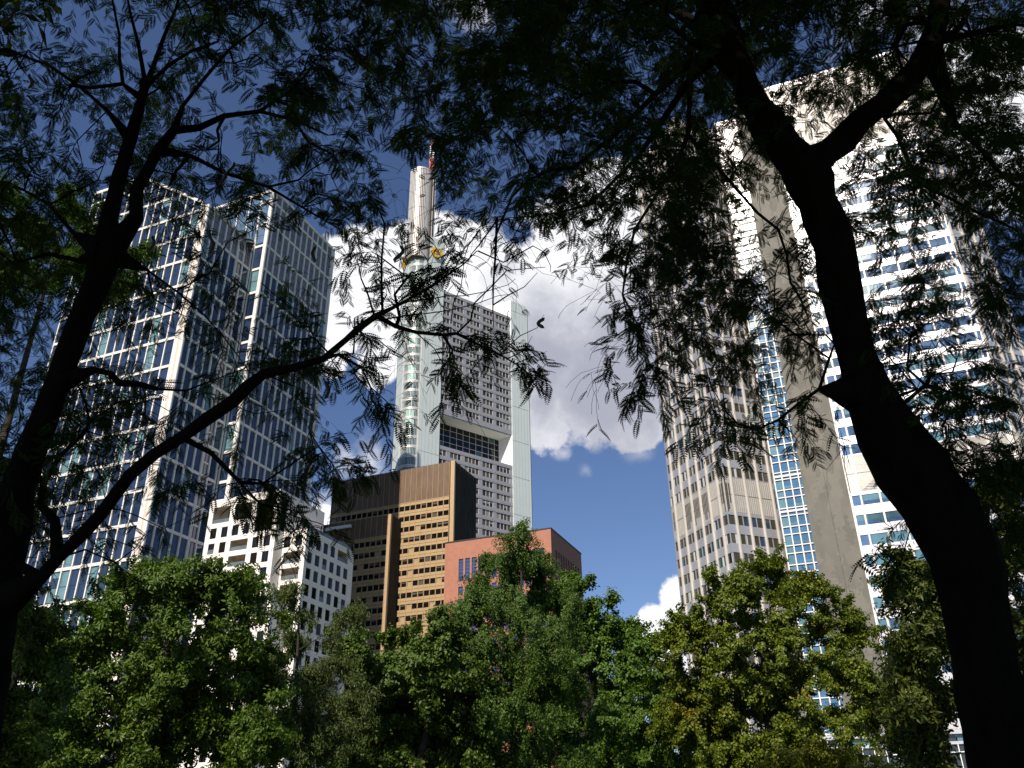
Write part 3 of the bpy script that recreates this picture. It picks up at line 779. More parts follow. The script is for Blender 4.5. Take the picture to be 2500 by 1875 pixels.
    for k in range(15):
        a = radians(200 + (325 - 200) * k / 14); ts.append(c2 + R2_ * np.array([cos(a), sin(a)]))
    e1 = ts[-1] + dirv(22) * .9; 
    pl = [tuple(p) for p in ts] + [tuple(e1), tuple(e1 + dirv(60) * 3.0), tuple(e1 + dirv(110) * 8), tuple(ts[0] + dirv(100) * 7)]
    B.part('shaft').prism(pl, 205.5, 250.2, 'comm_shaft')
    rb = B.part('shaft_rib')
    for k, p in enumerate(ts):
        nrm = (p - c2) / R2_; f3 = Frame(p, np.array([-nrm[1], nrm[0]]), nrm)
        wd = .17 if k < 13 else .3
        rb.box(f3, -wd, wd, -.2, .35, 205.4, 251.0, 'comm_rib')
    for a, b in zip(pl[:-1], pl[1:]):
        a = np.array(a); b = np.array(b); T = (b - a) / np.linalg.norm(b - a); Nq = np.array([T[1], -T[0]])
        f3 = Frame(a, T, Nq); rb.box(f3, 0, np.linalg.norm(b - a), -.1, .25, 250.2, 250.9, 'comm_rib')
    f3 = Frame(np.array(e1), dirv(60), np.array([dirv(60)[1], -dirv(60)[0]])); rb.box(f3, 1.3, 1.5, -.1, .2, 206, 250.2, 'comm_rib'); rb.box(f3, 2.8, 3.1, -.1, .2, 206, 250.2, 'comm_rib')
    # emblem: folded yellow band ring on the fin, a second one seen edge-on on the left fin
    def emblem(frm, s, h, sc):
        o = MB(); pts_o = [(-.45, .98), (.45, .98), (1.0, .1), (.45, -.9), (-.38, -.95), (-1.0, -.05)]
        pts_i = [(-.18, .62), (.16, .60), (.62, -.42), (.36, -.62), (-.50, -.42), (-.62, -.02)]
        n = 6
        for lay, z in ((0, 1.1), ):
            for i in range(n):
                q = [pts_o[i], pts_o[(i + 1) % n], pts_i[(i + 1) % n], pts_i[i]]
                f_ = [frm.p(s + x * sc, z * .8, h + y * sc * .82) for x, y in q]; b_ = [frm.p(s + x * sc, .4, h + y * sc * .82) for x, y in q]
                o.poly(f_, 'logo_yellow')
                o.poly([f_[0], f_[1], b_[1], b_[0]], 'logo_yellow'); o.poly([f_[3], f_[2], b_[2], b_[3]], 'logo_side')
            o.poly([frm.p(s + x * sc, .91, h + y * sc * .82) for x, y in ((-.62, -.02), (-.5, -.42), (.05, -.2), (-.15, .02))], 'logo_yellow')
        return o
    emblem(fr35, 148.4, 209.6, 2.9).obj('emblem', B.root, B.base)
    emblem(Frame(fl_.P0 + fl_.N * .3, d2, fl_.N), 5.2, 207.5, 2.9).obj('emblem', B.root, B.base)
    # roof clutter
    rf = B.part('roof_equipment')
    rf.box(fr, 178, 180, -6, -4, roof, roof + 2.5, 'comm_white'); rf.box(fr, 174, 175, -5, -4.6, roof, roof + 1.6, 'comm_rib')
    rf.box(fr, 188.2, 188.3, -8, -7.9, 202, 206, 'dark_metal'); rf.box(fr, 191, 193, -7, -5, 202, 202.8, 'comm_white')
    B.finish()
    # mast
    mx, my = at_dist(1054, 396, 281.5)[:2]
    me_ = empty('lattice_mast', (mx, my, 250.2), 'red and white lattice mast on top of the ribbed shaft', 'mast')
    h = 250.2; ms = MB
    secs = [('white', 250.2, 253.2, .95), ('red', 253.2, 260.0, .80), ('white', 260, 267, .75), ('red', 267, 270, .4)]
    for c, a, b, hw in secs:
        o = MB(); fq = Frame((mx, my), (1, 0), (0, -1)); m = 'mast_' + c
        t = .16
        for sx in (-1, 1):
            for sy in (-1, 1): o.box(fq, sx * hw - t, sx * hw + t, sy * hw - t, sy * hw + t, a, b, m)
        k = a
        while k < b - .5:
            for sy in (-1, 1):
                o.box(fq, -hw, hw, sy * hw - .08, sy * hw + .08, k, k + .2, m); o.box(fq, sy * hw - .08, sy * hw + .08, -hw, hw, k, k + .2, m)
            for sgn in (1, -1):
                p0 = np.array([mx - sgn * hw, my - hw, k]); p1 = np.array([mx + sgn * hw, my - hw, min(k + 1.7, b)])
                o.poly([p0, p0 + [0, 0, .25], p1 + [0, 0, .25], p1], m); o.poly([p0 + [0, .08, 0], p0 + [0, .08, .25], p1 + [0, .08, .25], p1 + [0, .08, 0]], m)
            k += 1.7
        if c == 'white': o.box(fq, -hw * .7, hw * .7, -hw * .7, hw * .7, a, min(b, a + 3.0) if a > 255 else a + .5, m)
        o.obj('mast_section', me_, (mx, my, 250.2))
commerz()

# ------------------------------------------------------------------ 6 grey metal tower, right
def euro():
    v0 = 149.5
    B = Building('panelled_tower', uv(0, v0), 'broad grey metal tower with cream ribs, blue glass strip and bare concrete slab', 'skyscraper')
    rnd = random.Random(6); H = 148.0; pitch = 3.45
    up = [(61.75 + pitch * k, 59.9 + pitch * k) for k in range(19)]; up = [r for r in up if r[0] < 126]
    dn = [(52.45 - pitch * k, 50.65 - pitch * k) for k in range(9)]
    rows = up + dn
    def lou(fr, a, b, h0, h1, nslots, darkprob):
        w = B.piece('louvre_panel'); w.box(fr, a, b, -.25, -.02, h0, h1, 'euro_louvre')
        if nslots:
            st = (b - a) / (nslots + 1); dark = rnd.random() < darkprob
            for k in range(1, nslots + 1):
                x = a + st * k
                if dark: w.box(fr, x - .13, x + .13, -.02, -.005, h0 + .6 * (h1 - h0) * (rnd.random() < .5) * .3 + .5, h1 - 1.2, 'euro_slot')
                else:
                    w.box(fr, x - .05, x + .05, -.02, .09, h0 + .1, (h0 + h1) / 2 - .1, 'euro_louvre'); w.box(fr, x - .05, x + .05, -.02, .09, (h0 + h1) / 2 + .1, h1 - .1, 'euro_louvre')
                w.box(fr, x - .05, x + .05, -.02, -.004, h1 - .12, h1 + .05, 'euro_slot')
            w.box(fr, a, b, -.02, -.006, (h0 + h1) / 2 - .05, (h0 + h1) / 2 + .03, 'euro_slot')
    def face(fr, s0, s1, ribs, wm, split, colm='euro_col', colw=.28, cold=.35, low=0, bright=False):
        """panel wall: ribs at given positions, a window pair in every bay"""
        holes = []
        eds = [s0] + [r for r in ribs if s0 < r < s1] + [s1]
        for t, b in rows:
            if b < low: continue
            for a, c in zip(eds[:-1], eds[1:]):
                wd = c - a
                if wd < .7: continue
                x0 = a + (colw + (.17 if bright else .10) if a in ribs else .18); x1 = c - (colw + (.17 if bright else .10) if c in ribs else .18)
                if wd > 2:
                    m_ = (x0 + x1) / 2; holes += [(x0, m_ - split, b, t, 'win'), (m_ + split, x1, b, t, 'win')]
                else: holes.append((x0, x1, b, t, 'win'))
        def pane(i, j, a, b, n, h0, h1):
            m = wm[0] if rnd.random() < .62 else rnd.choice(wm)
            ex = []
            if not bright and rnd.random() < .45:
                q = a if rnd.random() < .5 else b - (b - a) * .3
                ex = [(q, q + (b - a) * .3, n, n + .015, h0, h1, 'euro_curtain')] if rnd.random() < .5 else [(a, b, n, n + .015, h1 - (h1 - h0) * .35, h1, 'comm_window')]
            elif bright and rnd.random() < .25: ex = [(a, b, n, n + .015, h0 + (h1 - h0) * rnd.choice([0, .4]), h1, 'strip_glass_light')]
            B.pane(fr, a - .01, b + .01, n, h0 - .01, h1 + .01, m, extra=ex)
        segs = [(low, 53.0), (59.75, 126.6)]
        for h0, h1 in segs:
            hh = [h for h in holes if h[2] > h0 - .01 and h[3] < h1 + .01]
            cut_wall(B, 'wall', fr, s0, s1, h0, h1, hh, 'euro_panel', .12, pane)
        for a, c in zip(eds[:-1], eds[1:]):
            if c - a < .7: continue
            lou(fr, a + colw, c - colw, 53.0, 59.75, 5 if c - a > 2 else 2, .55)
            lou(fr, a + colw, c - colw, 126.6, H, 5 if c - a > 2 else 2, .35)
        B.part('wall').box(fr, s0, s1, -.5, -.25, 53.0, 59.75, 'euro_slot'); B.part('wall').box(fr, s0, s1, -.5, -.25, 126.6, H, 'euro_slot')
        rb = B.part('rib')
        for r in ribs:
            if s0 - .5 <= r <= s1 + .5:
                rb.box(fr, r - colw, r + colw, -.1, cold, low, H, colm); rb.box(fr, r - .05, r + .05, cold, cold + .05, low, H, 'euro_panel')
        B.part('parapet').box(fr, s0, s1, -.5, .1, H, H + .6, 'euro_panel')
    # broad facade
    L = frL(v0)
    lowb = 22.0
    face(L, -27.85, -1.35, [-2.95 - 3.0 * k for k in range(9)] , ['facade_win_sky', 'facade_win_sky', 'facade_win_sky', 'strip_glass_light'], .25, low=lowb, bright=True, colw=.16, cold=.12)
    w = B.part('wall'); lv = B.piece('louvre_panel')
    lv.box(L, -27.85, -1.35, -.3, -.05, 15.0, 22.0, 'euro_louvre')
    for k in range(50):
        x = -1.8 - .52 * k
        if x > -27.5: lv.box(L, x - .12, x + .12, -.05, .12, 15.2, 21.9, 'euro_panel')
    # concrete slab, its two pours
    sb = B.part('concrete_slab')
    sb.box(L, 2.2, 5.9, -12, .45, 14.9, H + 2, 'slab_concrete'); sb.box(L, -1.33, 2.17, -12, .38, 14.9, H + 2, 'slab_concrete')
    jt = B.part('slab_joint')
    for h in np.arange(20, H, 3.45): jt.box(L, 1.9 + .25 * rnd.random(), 2.17, .38, .40, h, h + .05, 'euro_slot')
    w.box(L, -1.36, -1.15, .35, .55, 15, H, 'white_frame')
    # blue glass strip set back
    S = frL(155.0)
    b_ = B.part('strip_frame'); cols = [5.9, 7.35, 8.4, 9.5, 10.85]
    b_.box(S, 5.2, 10.95, -.6, -.35, 0, H, 'euro_slot')
    cols = [5.2, 6.65, 8.05, 9.5, 10.9]
    cuts = []
    h = 2.0
    while h < 126:
        cuts += [(h, h + 1.95), (h + 2.05, h + 3.35)]; h += pitch
    for ci, (a, c) in enumerate(zip(cols[:-1], cols[1:])):
        for k, (x, y) in enumerate(cuts):
            m = 'strip_glass_light' if (ci == 3 and rnd.random() < .6) or rnd.random() < .1 else 'strip_glass'
            B.pane(S, a + .12, c - .12, -.2, x + .1, y - .05, m, kind='strip_window', extra=[(a + .12, c - .12, -.2, -.185, x + .4, x + .75, 'strip_glass_light')] if rnd.random() < .5 and k % 2 == 0 else None)
        lv = B.piece('louvre_panel'); lv.box(S, a + .1, c - .1, -.25, -.05, 126.6, H, 'euro_louvre')
        for q in range(3): lv.box(S, a + .3 + .4 * q, a + .42 + .4 * q, -.05, .1, 127, H, 'euro_panel')
    for c in cols: b_.box(S, c - .1, c + .1, -.3, .05, 0, H, 'white_frame')
    for x, y in cuts: b_.box(S, 5.2, 10.95, -.3, 0, x - .07, x + .1, 'white_frame'); 
    for h in (53.0, 59.75, 126.3): b_.box(S, 5.2, 10.95, -.3, .02, h, h + .35, 'white_frame')
    # diagonal block, left: two faces meeting at the near corner
    FL = Frame(V2 * 90.1, U2, -V2); FR = Frame(U2 * 121.35, V2, -U2)
    ribsL = [123.15 + 2.92 * k for k in range(6)]
    face(FL, 121.35, 139.35, ribsL, ['euro_win_brown', 'euro_win', 'euro_win_green', 'glass_dark'], .07, colw=.18, cold=.26)
    ribsR = [91.9 + 2.93 * k for k in range(4)]
    face(FR, 90.1, 101.6, ribsR, ['euro_win_brown', 'euro_win_brown', 'comm_window', 'euro_win'], .07, colw=.18, cold=.26)
    def uv2(a, b): p = U2 * a + V2 * b; return (p[0], p[1])
    w.prism([uv2(121.9, 90.65), uv2(138.8, 90.65), uv2(138.8, 104), uv2(121.9, 101.5)][::-1], 0, H - .5, 'euro_slot')
    w.poly([(*uv2(139.35, 90.1), 0), (*uv2(139.35, 100), 0), (*uv2(139.35, 100), H), (*uv2(139.35, 90.1), H)], 'euro_panel')
    # diagonal block, right of the broad facade
    Cn = np.array(uv(-27.85, v0)); FQ = Frame(Cn, V2, -U2)
    face(FQ, 0.0, 9.6, [.35, 3.25, 6.15, 9.1], ['euro_win', 'euro_win_brown'], .07, colw=.18, cold=.26)
    q1 = Cn + V2 * 9.6
    w.prism([tuple(Cn + V2 * .3 + U2 * .6), tuple(q1 + U2 * .6), tuple(q1 + U2 * 16), tuple(Cn + V * 14)], 0, H - .5, 'euro_slot')
    w.prism([uv(-27.4, v0 + .6), uv(-1.4, v0 + .6), uv(-1.4, v0 + 20), uv(-27.4, v0 + 20)][::-1], 0, H - .5, 'euro_slot')
    # podium: pale beam, glazed band, white mullioned glazing
    P = frL(147.5); pd = B.part('podium')
    pd.box(P, -34, 16, -1.6, .3, 14.3, 14.95, 'euro_panel'); pd.box(P, -34, 16, -1.6, .0, 12.95, 13.35, 'euro_panel')
    pd.box(P, -34, 16, -6, -.6, 0, 12.9, 'base_glass')
    for k in range(30):
        a = -33 + 1.62 * k
        B.pane(P, a + .1, a + 1.55, -.3, 13.4, 14.25, 'strip_glass_light' if rnd.random() < .5 else 'base_glass', kind='podium_window')
        for h0, h1 in ((12.0, 12.9), (8.6, 11.8), (5, 8.4), (1, 4.8)): B.pane(P, a + .1, a + 1.55, -.3, h0, h1, 'base_glass', kind='podium_window')
        pd.box(P, a - .02, a + .1, -.4, .1, 0, 12.95, 'comm_white')
    for h in (11.85, 8.45, 4.85): pd.box(P, -34, 16, -.4, .05, h, h + .12, 'comm_white')
    B.finish()
euro()

#TREES#
# ------------------------------------------------------------------ trees
def unit(a): return a / np.maximum(np.linalg.norm(a, axis=-1, keepdims=True), 1e-9)

class Skeleton:
    """branch nodes with parents; new shoots attach to the nearest wood, so limbs fork naturally"""
    def __init__(s): s.P = []; s.par = []; s.plen = []; s.fixr = {}; s.chains = []
    def add(s, p, par, r=None):
        i = len(s.P); s.P.append(np.asarray(p, float)); s.par.append(par)
        s.plen.append(0.0 if par < 0 else s.plen[par] + float(np.linalg.norm(s.P[i] - s.P[par])))
        if r is not None: s.fixr[i] = r
        return i
    def limb(s, pts, rad, par=-1, step=.25):
        """main limb through pts (world) with radii; returns node ids"""
        pts = [np.asarray(p, float) for p in pts]; ids = []
        start = len(s.P)
        n = len(pts); seq = []
        if par >= 0: seq.append(par)
        for k in range(n - 1):
            p0, p1, p2, p3 = pts[max(k - 1, 0)], pts[k], pts[k + 1], pts[min(k + 2, n - 1)]
            m = max(1, int(np.linalg.norm(p2 - p1) / step))
            for q in range(m):
                t = q / m
                c = .5 * ((2 * p1) + (-p0 + p2) * t + (2 * p0 - 5 * p1 + 4 * p2 - p3) * t * t + (-p0 + 3 * p1 - 3 * p2 + p3) * t ** 3)
                par = s.add(c, par, rad[k] * (1 - t) + rad[k + 1] * t); ids.append(par)
        par = s.add(pts[-1], par, rad[-1]); ids.append(par)
        s.chains.append(seq + ids); return ids
    def grow(s, targets, step=.22, wlen=.25, wig=.05, up=0.0):
        order = np.argsort([min(np.linalg.norm(t - s.P[i]) for i in range(0, len(s.P), max(1, len(s.P) // 150))) for t in targets])
        cap = len(s.P) + len(targets) * 14 + 1000
        A = np.zeros((cap, 3)); Lp = np.zeros(cap); n = len(s.P); pen = np.zeros(cap)
        for q_, r_ in s.fixr.items(): pen[q_] = 1.4 if r_ > .06 else (.5 if r_ > .04 else 0)
        A[:n] = np.array(s.P); Lp[:n] = s.plen; tips = []
        for k in order:
            t = np.asarray(targets[k], float)
            dd = A[:n] - t; dist = np.sqrt((dd * dd).sum(1))
            b = int(np.argmin(dist + wlen * Lp[:n] + pen[:n])); D = dist[b]
            m = max(1, min(12, int(D / step))); chain = [b]; par = b
            st = A[b].copy(); w = RNG.normal(0, wig * min(D, 1.5), (m + 1, 3)); w[0] = 0; w[-1] = 0
            for q in range(1, m + 1):
                u_ = q / m; p = st * (1 - u_) + t * u_ + w[q] * (1 if q < m else 0)
                p[2] += up * D * 4 * u_ * (1 - u_)
                if n >= cap: break
                par = s.add(p, par); A[n] = p; Lp[n] = s.plen[-1]; n += 1; chain.append(par)
            s.chains.append(chain); tips.append(par)
        return tips
    def radii(s, rt=.0035, expo=2.3):
        n = len(s.P); acc = np.full(n, rt ** expo)
        kids = np.zeros(n)
        for i in range(n - 1, -1, -1):
            if s.par[i] >= 0:
                acc[s.par[i]] = (acc[s.par[i]] if kids[s.par[i]] else 0) + acc[i]; kids[s.par[i]] = 1
        r = acc ** (1 / expo)
        for i, q in s.fixr.items(): r[i] = q
        for i in range(n):
            if i not in s.fixr and s.par[i] >= 0: r[i] = min(r[i], r[s.par[i]] * .8)
        return np.maximum(r, rt * .5)
    def tubes(s, r, rough=0.0):
        V_ = []; F_ = []; off = 0; P = np.array(s.P)
        for ch in s.chains:
            if len(ch) < 2: continue
            pts = P[ch]; rr = r[ch].copy()
            if ch[0] not in s.fixr or (len(ch) > 1 and ch[1] not in s.fixr): rr[0] = min(rr[0], rr[1] * 1.25)
            k = 14 if rr.max() > .09 else (8 if rr.max() > .03 else (5 if rr.max() > .008 else 3))
            T = np.zeros_like(pts); T[1:-1] = pts[2:] - pts[:-2]; T[0] = pts[1] - pts[0]; T[-1] = pts[-1] - pts[-2]; T = unit(T)
            ref = np.array([0, 0, 1.0]) if abs(T[0][2]) < .9 else np.array([1.0, 0, 0])
            a = np.cross(T[0], ref); a /= np.linalg.norm(a); ang = np.arange(k) * 2 * pi / k
            lump = np.ones(len(pts))
            if rough and rr.max() > .03:
                ph = RNG.uniform(0, 6, 4); xx_ = np.arange(len(pts)); lump = 1 + .05 * np.sin(xx_ * .9 + ph[0]) * np.sin(xx_ * .37 + ph[1]) + RNG.normal(0, .018, len(pts))
                for kk in RNG.integers(0, len(pts), max(1, len(pts) // 14)): lump[kk] += .09
            rr = rr * lump
            for i in range(len(pts)):
                a = a - T[i] * (a @ T[i]); a /= max(np.linalg.norm(a), 1e-9); b = np.cross(T[i], a)
                jit = 1 + (RNG.normal(0, rough, k) if rough and rr[i] > .03 else 0)
                V_.append(pts[i] + (np.cos(ang)[:, None] * a + np.sin(ang)[:, None] * b) * (rr[i] * jit)[:, None] if rough and rr[i] > .03 else pts[i] + (np.cos(ang)[:, None] * a + np.sin(ang)[:, None] * b) * rr[i])
            for i in range(len(pts) - 1):
                c = np.arange(k); d = (c + 1) % k; o0 = off + i * k; o1 = o0 + k
                F_.append(np.stack([o0 + c, o0 + d, o1 + d, o1 + c], 1))
            off += len(pts) * k
        return np.concatenate(V_), np.concatenate(F_)

def rotations(x, z):
    """frames with local x along x and local z near z"""
    x = unit(x); y = unit(np.cross(z, x)); z = np.cross(x, y)
    return np.stack([x, y, z], axis=2)               # columns

def pinnate_template(L=.125, pairs=9, ll=.033, lw=.0150):
    """a feather leaf: leaflets in pairs along a drooping stalk"""
    v = []
    for k in range(pairs):
        t = (k + .8) / pairs; x = L * t; z = -.22 * L * t * t; s = math.sin(pi * (.18 + .78 * t)) ** .5
        for sd in (-1, 1):
            a = radians(66); dx, dy = cos(a) * ll * s, sd * sin(a) * ll * s; w = lw * s / 2
            px, py = -sin(a) * sd * w, cos(a) * w
            v += [(x, 0, z), (x + dx * .5 + px, dy * .5 + py, z - .001), (x + dx, dy, z - .006), (x + dx * .5 - px, dy * .5 - py, z - .001)]
    v += [(0, -.0006, 0), (L * .5, -.0006, -.055 * L), (L * .5, .0010, -.055 * L), (0, .001, 0), (L * .5, -.0006, -.055 * L), (L, -.0004, -.22 * L), (L, .0004, -.22 * L), (L * .5, .001, -.055 * L)]
    return np.array(v)

def stamp(tmpl, pos, rot, scale):
    v = np.einsum('kij,nj->kni', rot, tmpl) * scale[:, None, None] + pos[:, None, :]
    return v.reshape(-1, 3)

def sprays(tips, dirs, nleaf=7, tl=(.14, .30), hang=.8, leaf=.80):
    """a drooping shoot at every tip, with alternate feather leaves; returns shoot polylines and leaf placements"""
    lp = []; lx = []; lz = []; ls = []; shoots = []
    for p, d in zip(tips, dirs):
        L = RNG.uniform(*tl); d = unit(d + RNG.normal(0, .35, 3)); q = p.copy(); pts = [q.copy()]; m = 6
        for k in range(m):
            d = unit(d + np.array([0, 0, -hang * .22]) + RNG.normal(0, .10, 3)); q = q + d * L / m; pts.append(q.copy())
        shoots.append(pts)
        for k in range(nleaf):
            t = (k + .6) / nleaf * m; i = min(int(t), m - 1); a = pts[i] + (pts[i + 1] - pts[i]) * (t - i)
            ax = unit(pts[i + 1] - pts[i]); side = unit(np.cross(ax, [0, 0, 1.0]) + RNG.normal(0, .25, 3)) * (1 if k % 2 else -1)
            out = unit(side * .8 + ax * .55 + np.array([0, 0, -.35 * hang]) + RNG.normal(0, .22, 3))
            lp.append(a); lx.append(out); lz.append(np.array([0, 0, 1.0]) + RNG.normal(0, .45, 3)); ls.append(RNG.uniform(.75, 1.2) * leaf)
    return shoots, np.array(lp), np.array(lx), np.array(lz), np.array(ls)

# leaf density seen through the two near trees, one number per 100 x 100 pixels of the photograph
DENS = [
 "8888888899999999999999999",   # above the picture
 "5666677888889999999989999",
 "5676677777799999999899999",
 "5666678878788999998887899",
 "6566667877789989987545899",
 "7666566664378888986445788",
 "8876555562358656986444677",
 "9875444533342344865444567",
 "9965444422311103566444567",
 "9852233422211001555432556",
 "9864334113100001312222556",
 "9875322433100001101333534",
 "9875213531000000011012665",
 "9764112420000000000001466",
 "8643110100000000000000255",
 "7532100000000000000000144",
 "5310000000000000000000033",
]
def density_targets(x0, x1, zlo, zhi, per, seed):
    rg = np.random.default_rng(seed); T = []
    for r, row in enumerate(DENS):
        y = (r - 1) * 100
        for c in range(-2, 27):
            ch = row[min(max(c, 0), 24)]; x = c * 100
            if x + 50 < x0 or x + 50 >= x1: continue
            d = int(ch) / 10.0
            if d <= 0: continue
            lam = -math.log(1 - min(d, .93)) * per * (.7 if (c < 0 or c > 24) else 1)
            for _ in range(rg.poisson(lam / 7.0)):
                u_ = rg.random() ** .75; zc = zlo + (zhi - zlo) * u_; px, py = x + rg.uniform(0, 100), y + rg.uniform(0, 100) - 12
                for _k in range(7): T.append(at_depth(px + rg.normal(0, 190 / zc), py + rg.normal(0, 190 / zc), zc + rg.normal(0, .22)))
    return T
def drop_line(pts, zc, n, jit=14):
    """targets along a hanging branch seen in the photograph"""
    T = []; seg = [math.dist(a, b) for a, b in zip(pts[:-1], pts[1:])]; tot = sum(seg)
    for k in range(n):
        d = tot * (k + .5) / n
        for (a, b), s in zip(zip(pts[:-1], pts[1:]), seg):
            if d <= s: break
            d -= s
        t = min(d / s, 1); x, y = a[0] + (b[0] - a[0]) * t, a[1] + (b[1] - a[1]) * t
        T.append(at_depth(x + RNG.normal(0, jit), y + RNG.normal(0, jit) - 14, zc + RNG.normal(0, .12)))
    return T

# thin places in the two crowns (photo pixels, share of leaves that stays)
OPENINGS = [(925, 385, 995, 530, .05), (985, 385, 1058, 545, .12), (1030, 585, 1092, 645, .05), (955, 655, 1008, 790, .35), (955, 830, 1060, 1020, .12), (1105, 545, 1480, 640, .25),
            (1130, 640, 1480, 790, .12), (1345, 790, 1480, 1010, .1), (1150, 960, 1340, 1060, .1), (720, 600, 830, 760, .5), (740, 930, 860, 1060, .35), (330, 560, 700, 900, .8), (60, 60, 130, 260, .4),
            (1080, 480, 1130, 540, .5), (2130, 300, 2180, 420, .5), (1860, 260, 2090, 330, .6)]
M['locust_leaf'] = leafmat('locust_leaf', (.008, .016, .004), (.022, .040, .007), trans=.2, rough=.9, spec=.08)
M['pod_brown'] = mat('pod_brown', (.03, .02, .015), .6)

def near_tree(name, label, base, limbs, targets, bare, shade_lobes, pods, thorns, nleaf=8):
    """limbs: list of (pixel polyline with widths, list of depths, parent limb index, parent fraction)"""
    base = np.asarray(base, float)
    root = empty(name, base, label, 'tree', 'near trees framing the view')
    sk = Skeleton(); ids = []
    for pl, zs, pi_, pf in limbs:
        pts = []; rad = []
        n = len(pl)
        for k, (x, y, w) in enumerate(pl):
            zc = zs[0] + (zs[1] - zs[0]) * k / max(n - 1, 1); pts.append(at_depth(x, y, zc)); rad.append(w * .86 / 2 * zc / FPX)
        if pi_ < 0:
            b = pts[0].copy(); b[2] = -.1; b[0] += (pts[0] - pts[1])[0] * .3
            q = (b + pts[0]) / 2; pts = [b, q] + pts; rad = [rad[0] * 1.2, rad[0] * 1.05] + rad; par = -1
        else:
            Q = np.array([sk.P[i] for i in ids[pi_]]); par = ids[pi_][int(np.argmin(np.linalg.norm(Q - pts[0], axis=1)))]
            if pts[0] @ pts[0] and np.linalg.norm(sk.P[par] - pts[0]) < .35: pts = pts[1:]; rad = rad[1:]
        ids.append(sk.limb(pts, rad, par, step=.12 if rad[0] > .05 else .2))
    tr = np.array(targets)
    tips = sk.grow(list(tr), step=.16, wlen=.22, wig=.07, up=.03)
    P = np.array(sk.P)
    dirs = np.array([unit(P[t] - P[sk.par[t]]) for t in tips])
    shoots, lp, lx, lz, ls = sprays(P[tips], dirs, nleaf)
    for t, pts in zip(tips, shoots):
        par = t; ch = [t]
        for q in pts[1:]: par = sk.add(q, par); ch.append(par)
        sk.chains.append(ch)
    for pl, zc, w in bare:                            # leafless twigs
        pts = [at_depth(x + RNG.normal(0, 1.5), y, zc) for x, y in pl]
        i0 = len(sk.P); n = len(pts); ids2 = sk.limb(pts, [w * 1.25 / 2 * zc / FPX * (1 - .7 * k / (n - 1)) for k in range(n)], -1, step=.1)
    cc = (lp - CAM) @ RW; px_ = CX + FPX * cc[:, 0] / cc[:, 2]; py_ = CY + FPX * cc[:, 1] / cc[:, 2]; keep = np.ones(len(lp), bool); ra = RNG.random(len(lp))
    for (xa, ya, xb, yb, pk) in OPENINGS:
        keep &= ~((px_ > xa) & (px_ < xb) & (py_ > ya) & (py_ < yb) & (ra > pk))
    lp, lx, lz, ls = lp[keep], lx[keep], lz[keep], ls[keep]
    r = sk.radii(.0028, 2.25)
    v, f = sk.tubes(r, rough=.055)
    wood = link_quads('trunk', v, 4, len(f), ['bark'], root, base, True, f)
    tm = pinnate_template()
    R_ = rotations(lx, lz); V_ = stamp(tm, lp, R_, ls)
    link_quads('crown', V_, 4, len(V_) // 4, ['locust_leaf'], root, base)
    # unseen leaf mass added above and behind the viewer to block the sun
    if shade_lobes:
        tm2 = np.array([(0, 0, 0), (.09, .035, -.01), (.20, 0, -.05), (.09, -.035, -.01)])
        pos = []
        for (cx, cy, cz, rx, ry, rz, n) in shade_lobes:
            q = unit(RNG.normal(0, 1, (n, 3))) * (RNG.random((n, 1)) ** .4) * np.array([rx, ry, rz]) + np.array([cx, cy, cz]); pos.append(q)
        pos = np.concatenate(pos); k = len(pos)
        R2 = rotations(RNG.normal(0, 1, (k, 3)), RNG.normal(0, .5, (k, 3)) + [0, 0, 1.0]); V2_ = stamp(tm2, pos, R2, RNG.uniform(.9, 1.5, k))
        link_quads('added_shade_crown', V2_, 4, k, ['locust_leaf'], root, base)
    for (x, y, zc, L, curl) in pods:                  # twisted seed pods
        c = at_depth(x, y, zc); o = Skeleton(); pts = []; n = 9
        ex = RW @ np.array([1, 0, 0]); ph = RNG.uniform(0, 6)
        for k in range(n): t = k / (n - 1); pts.append(c + np.array([0, 0, -L * t]) + ex * curl * math.sin(t * 5 + ph) * L)
        o.limb(pts, [.002] + [.011] * (n - 2) + [.002], -1, step=.02); vv, ff = o.tubes(o.radii())
        link_quads('seed_pod', vv, 4, len(ff), ['pod_brown'], root, base, True, ff)
    for (x, y, zc, n, L, dirx) in thorns:
        c = at_depth(x, y, zc); vv = []; ff = []
        for k in range(n):
            d = unit(RW @ np.array([dirx + RNG.normal(0, .5), RNG.normal(-.1, .6), RNG.normal(-.1, .6)])); ln = L * RNG.uniform(.5, 1.2); a = unit(np.cross(d, RNG.normal(0, 1, 3))); b = np.cross(d, a); i = len(vv)
            vv += [c + a * .003, c - a * .0015 + b * .0026, c - a * .0015 - b * .0026, c + d * ln]
            ff += [(i, i + 1, i + 3), (i + 1, i + 2, i + 3), (i + 2, i, i + 3)]
            m_ = c + d * ln * .45; e = unit(d + RNG.normal(0, .6, 3)) * ln * .35; i = len(vv)
            vv += [m_ + a * .002, m_ - a * .001 + b * .0018, m_ - a * .001 - b * .0018, m_ + e]; ff += [(i, i + 1, i + 3), (i + 1, i + 2, i + 3), (i + 2, i, i + 3)]
        link_mesh('thorn_cluster', vv, ff, ['bark'], parent=wood, base=base)
    return root

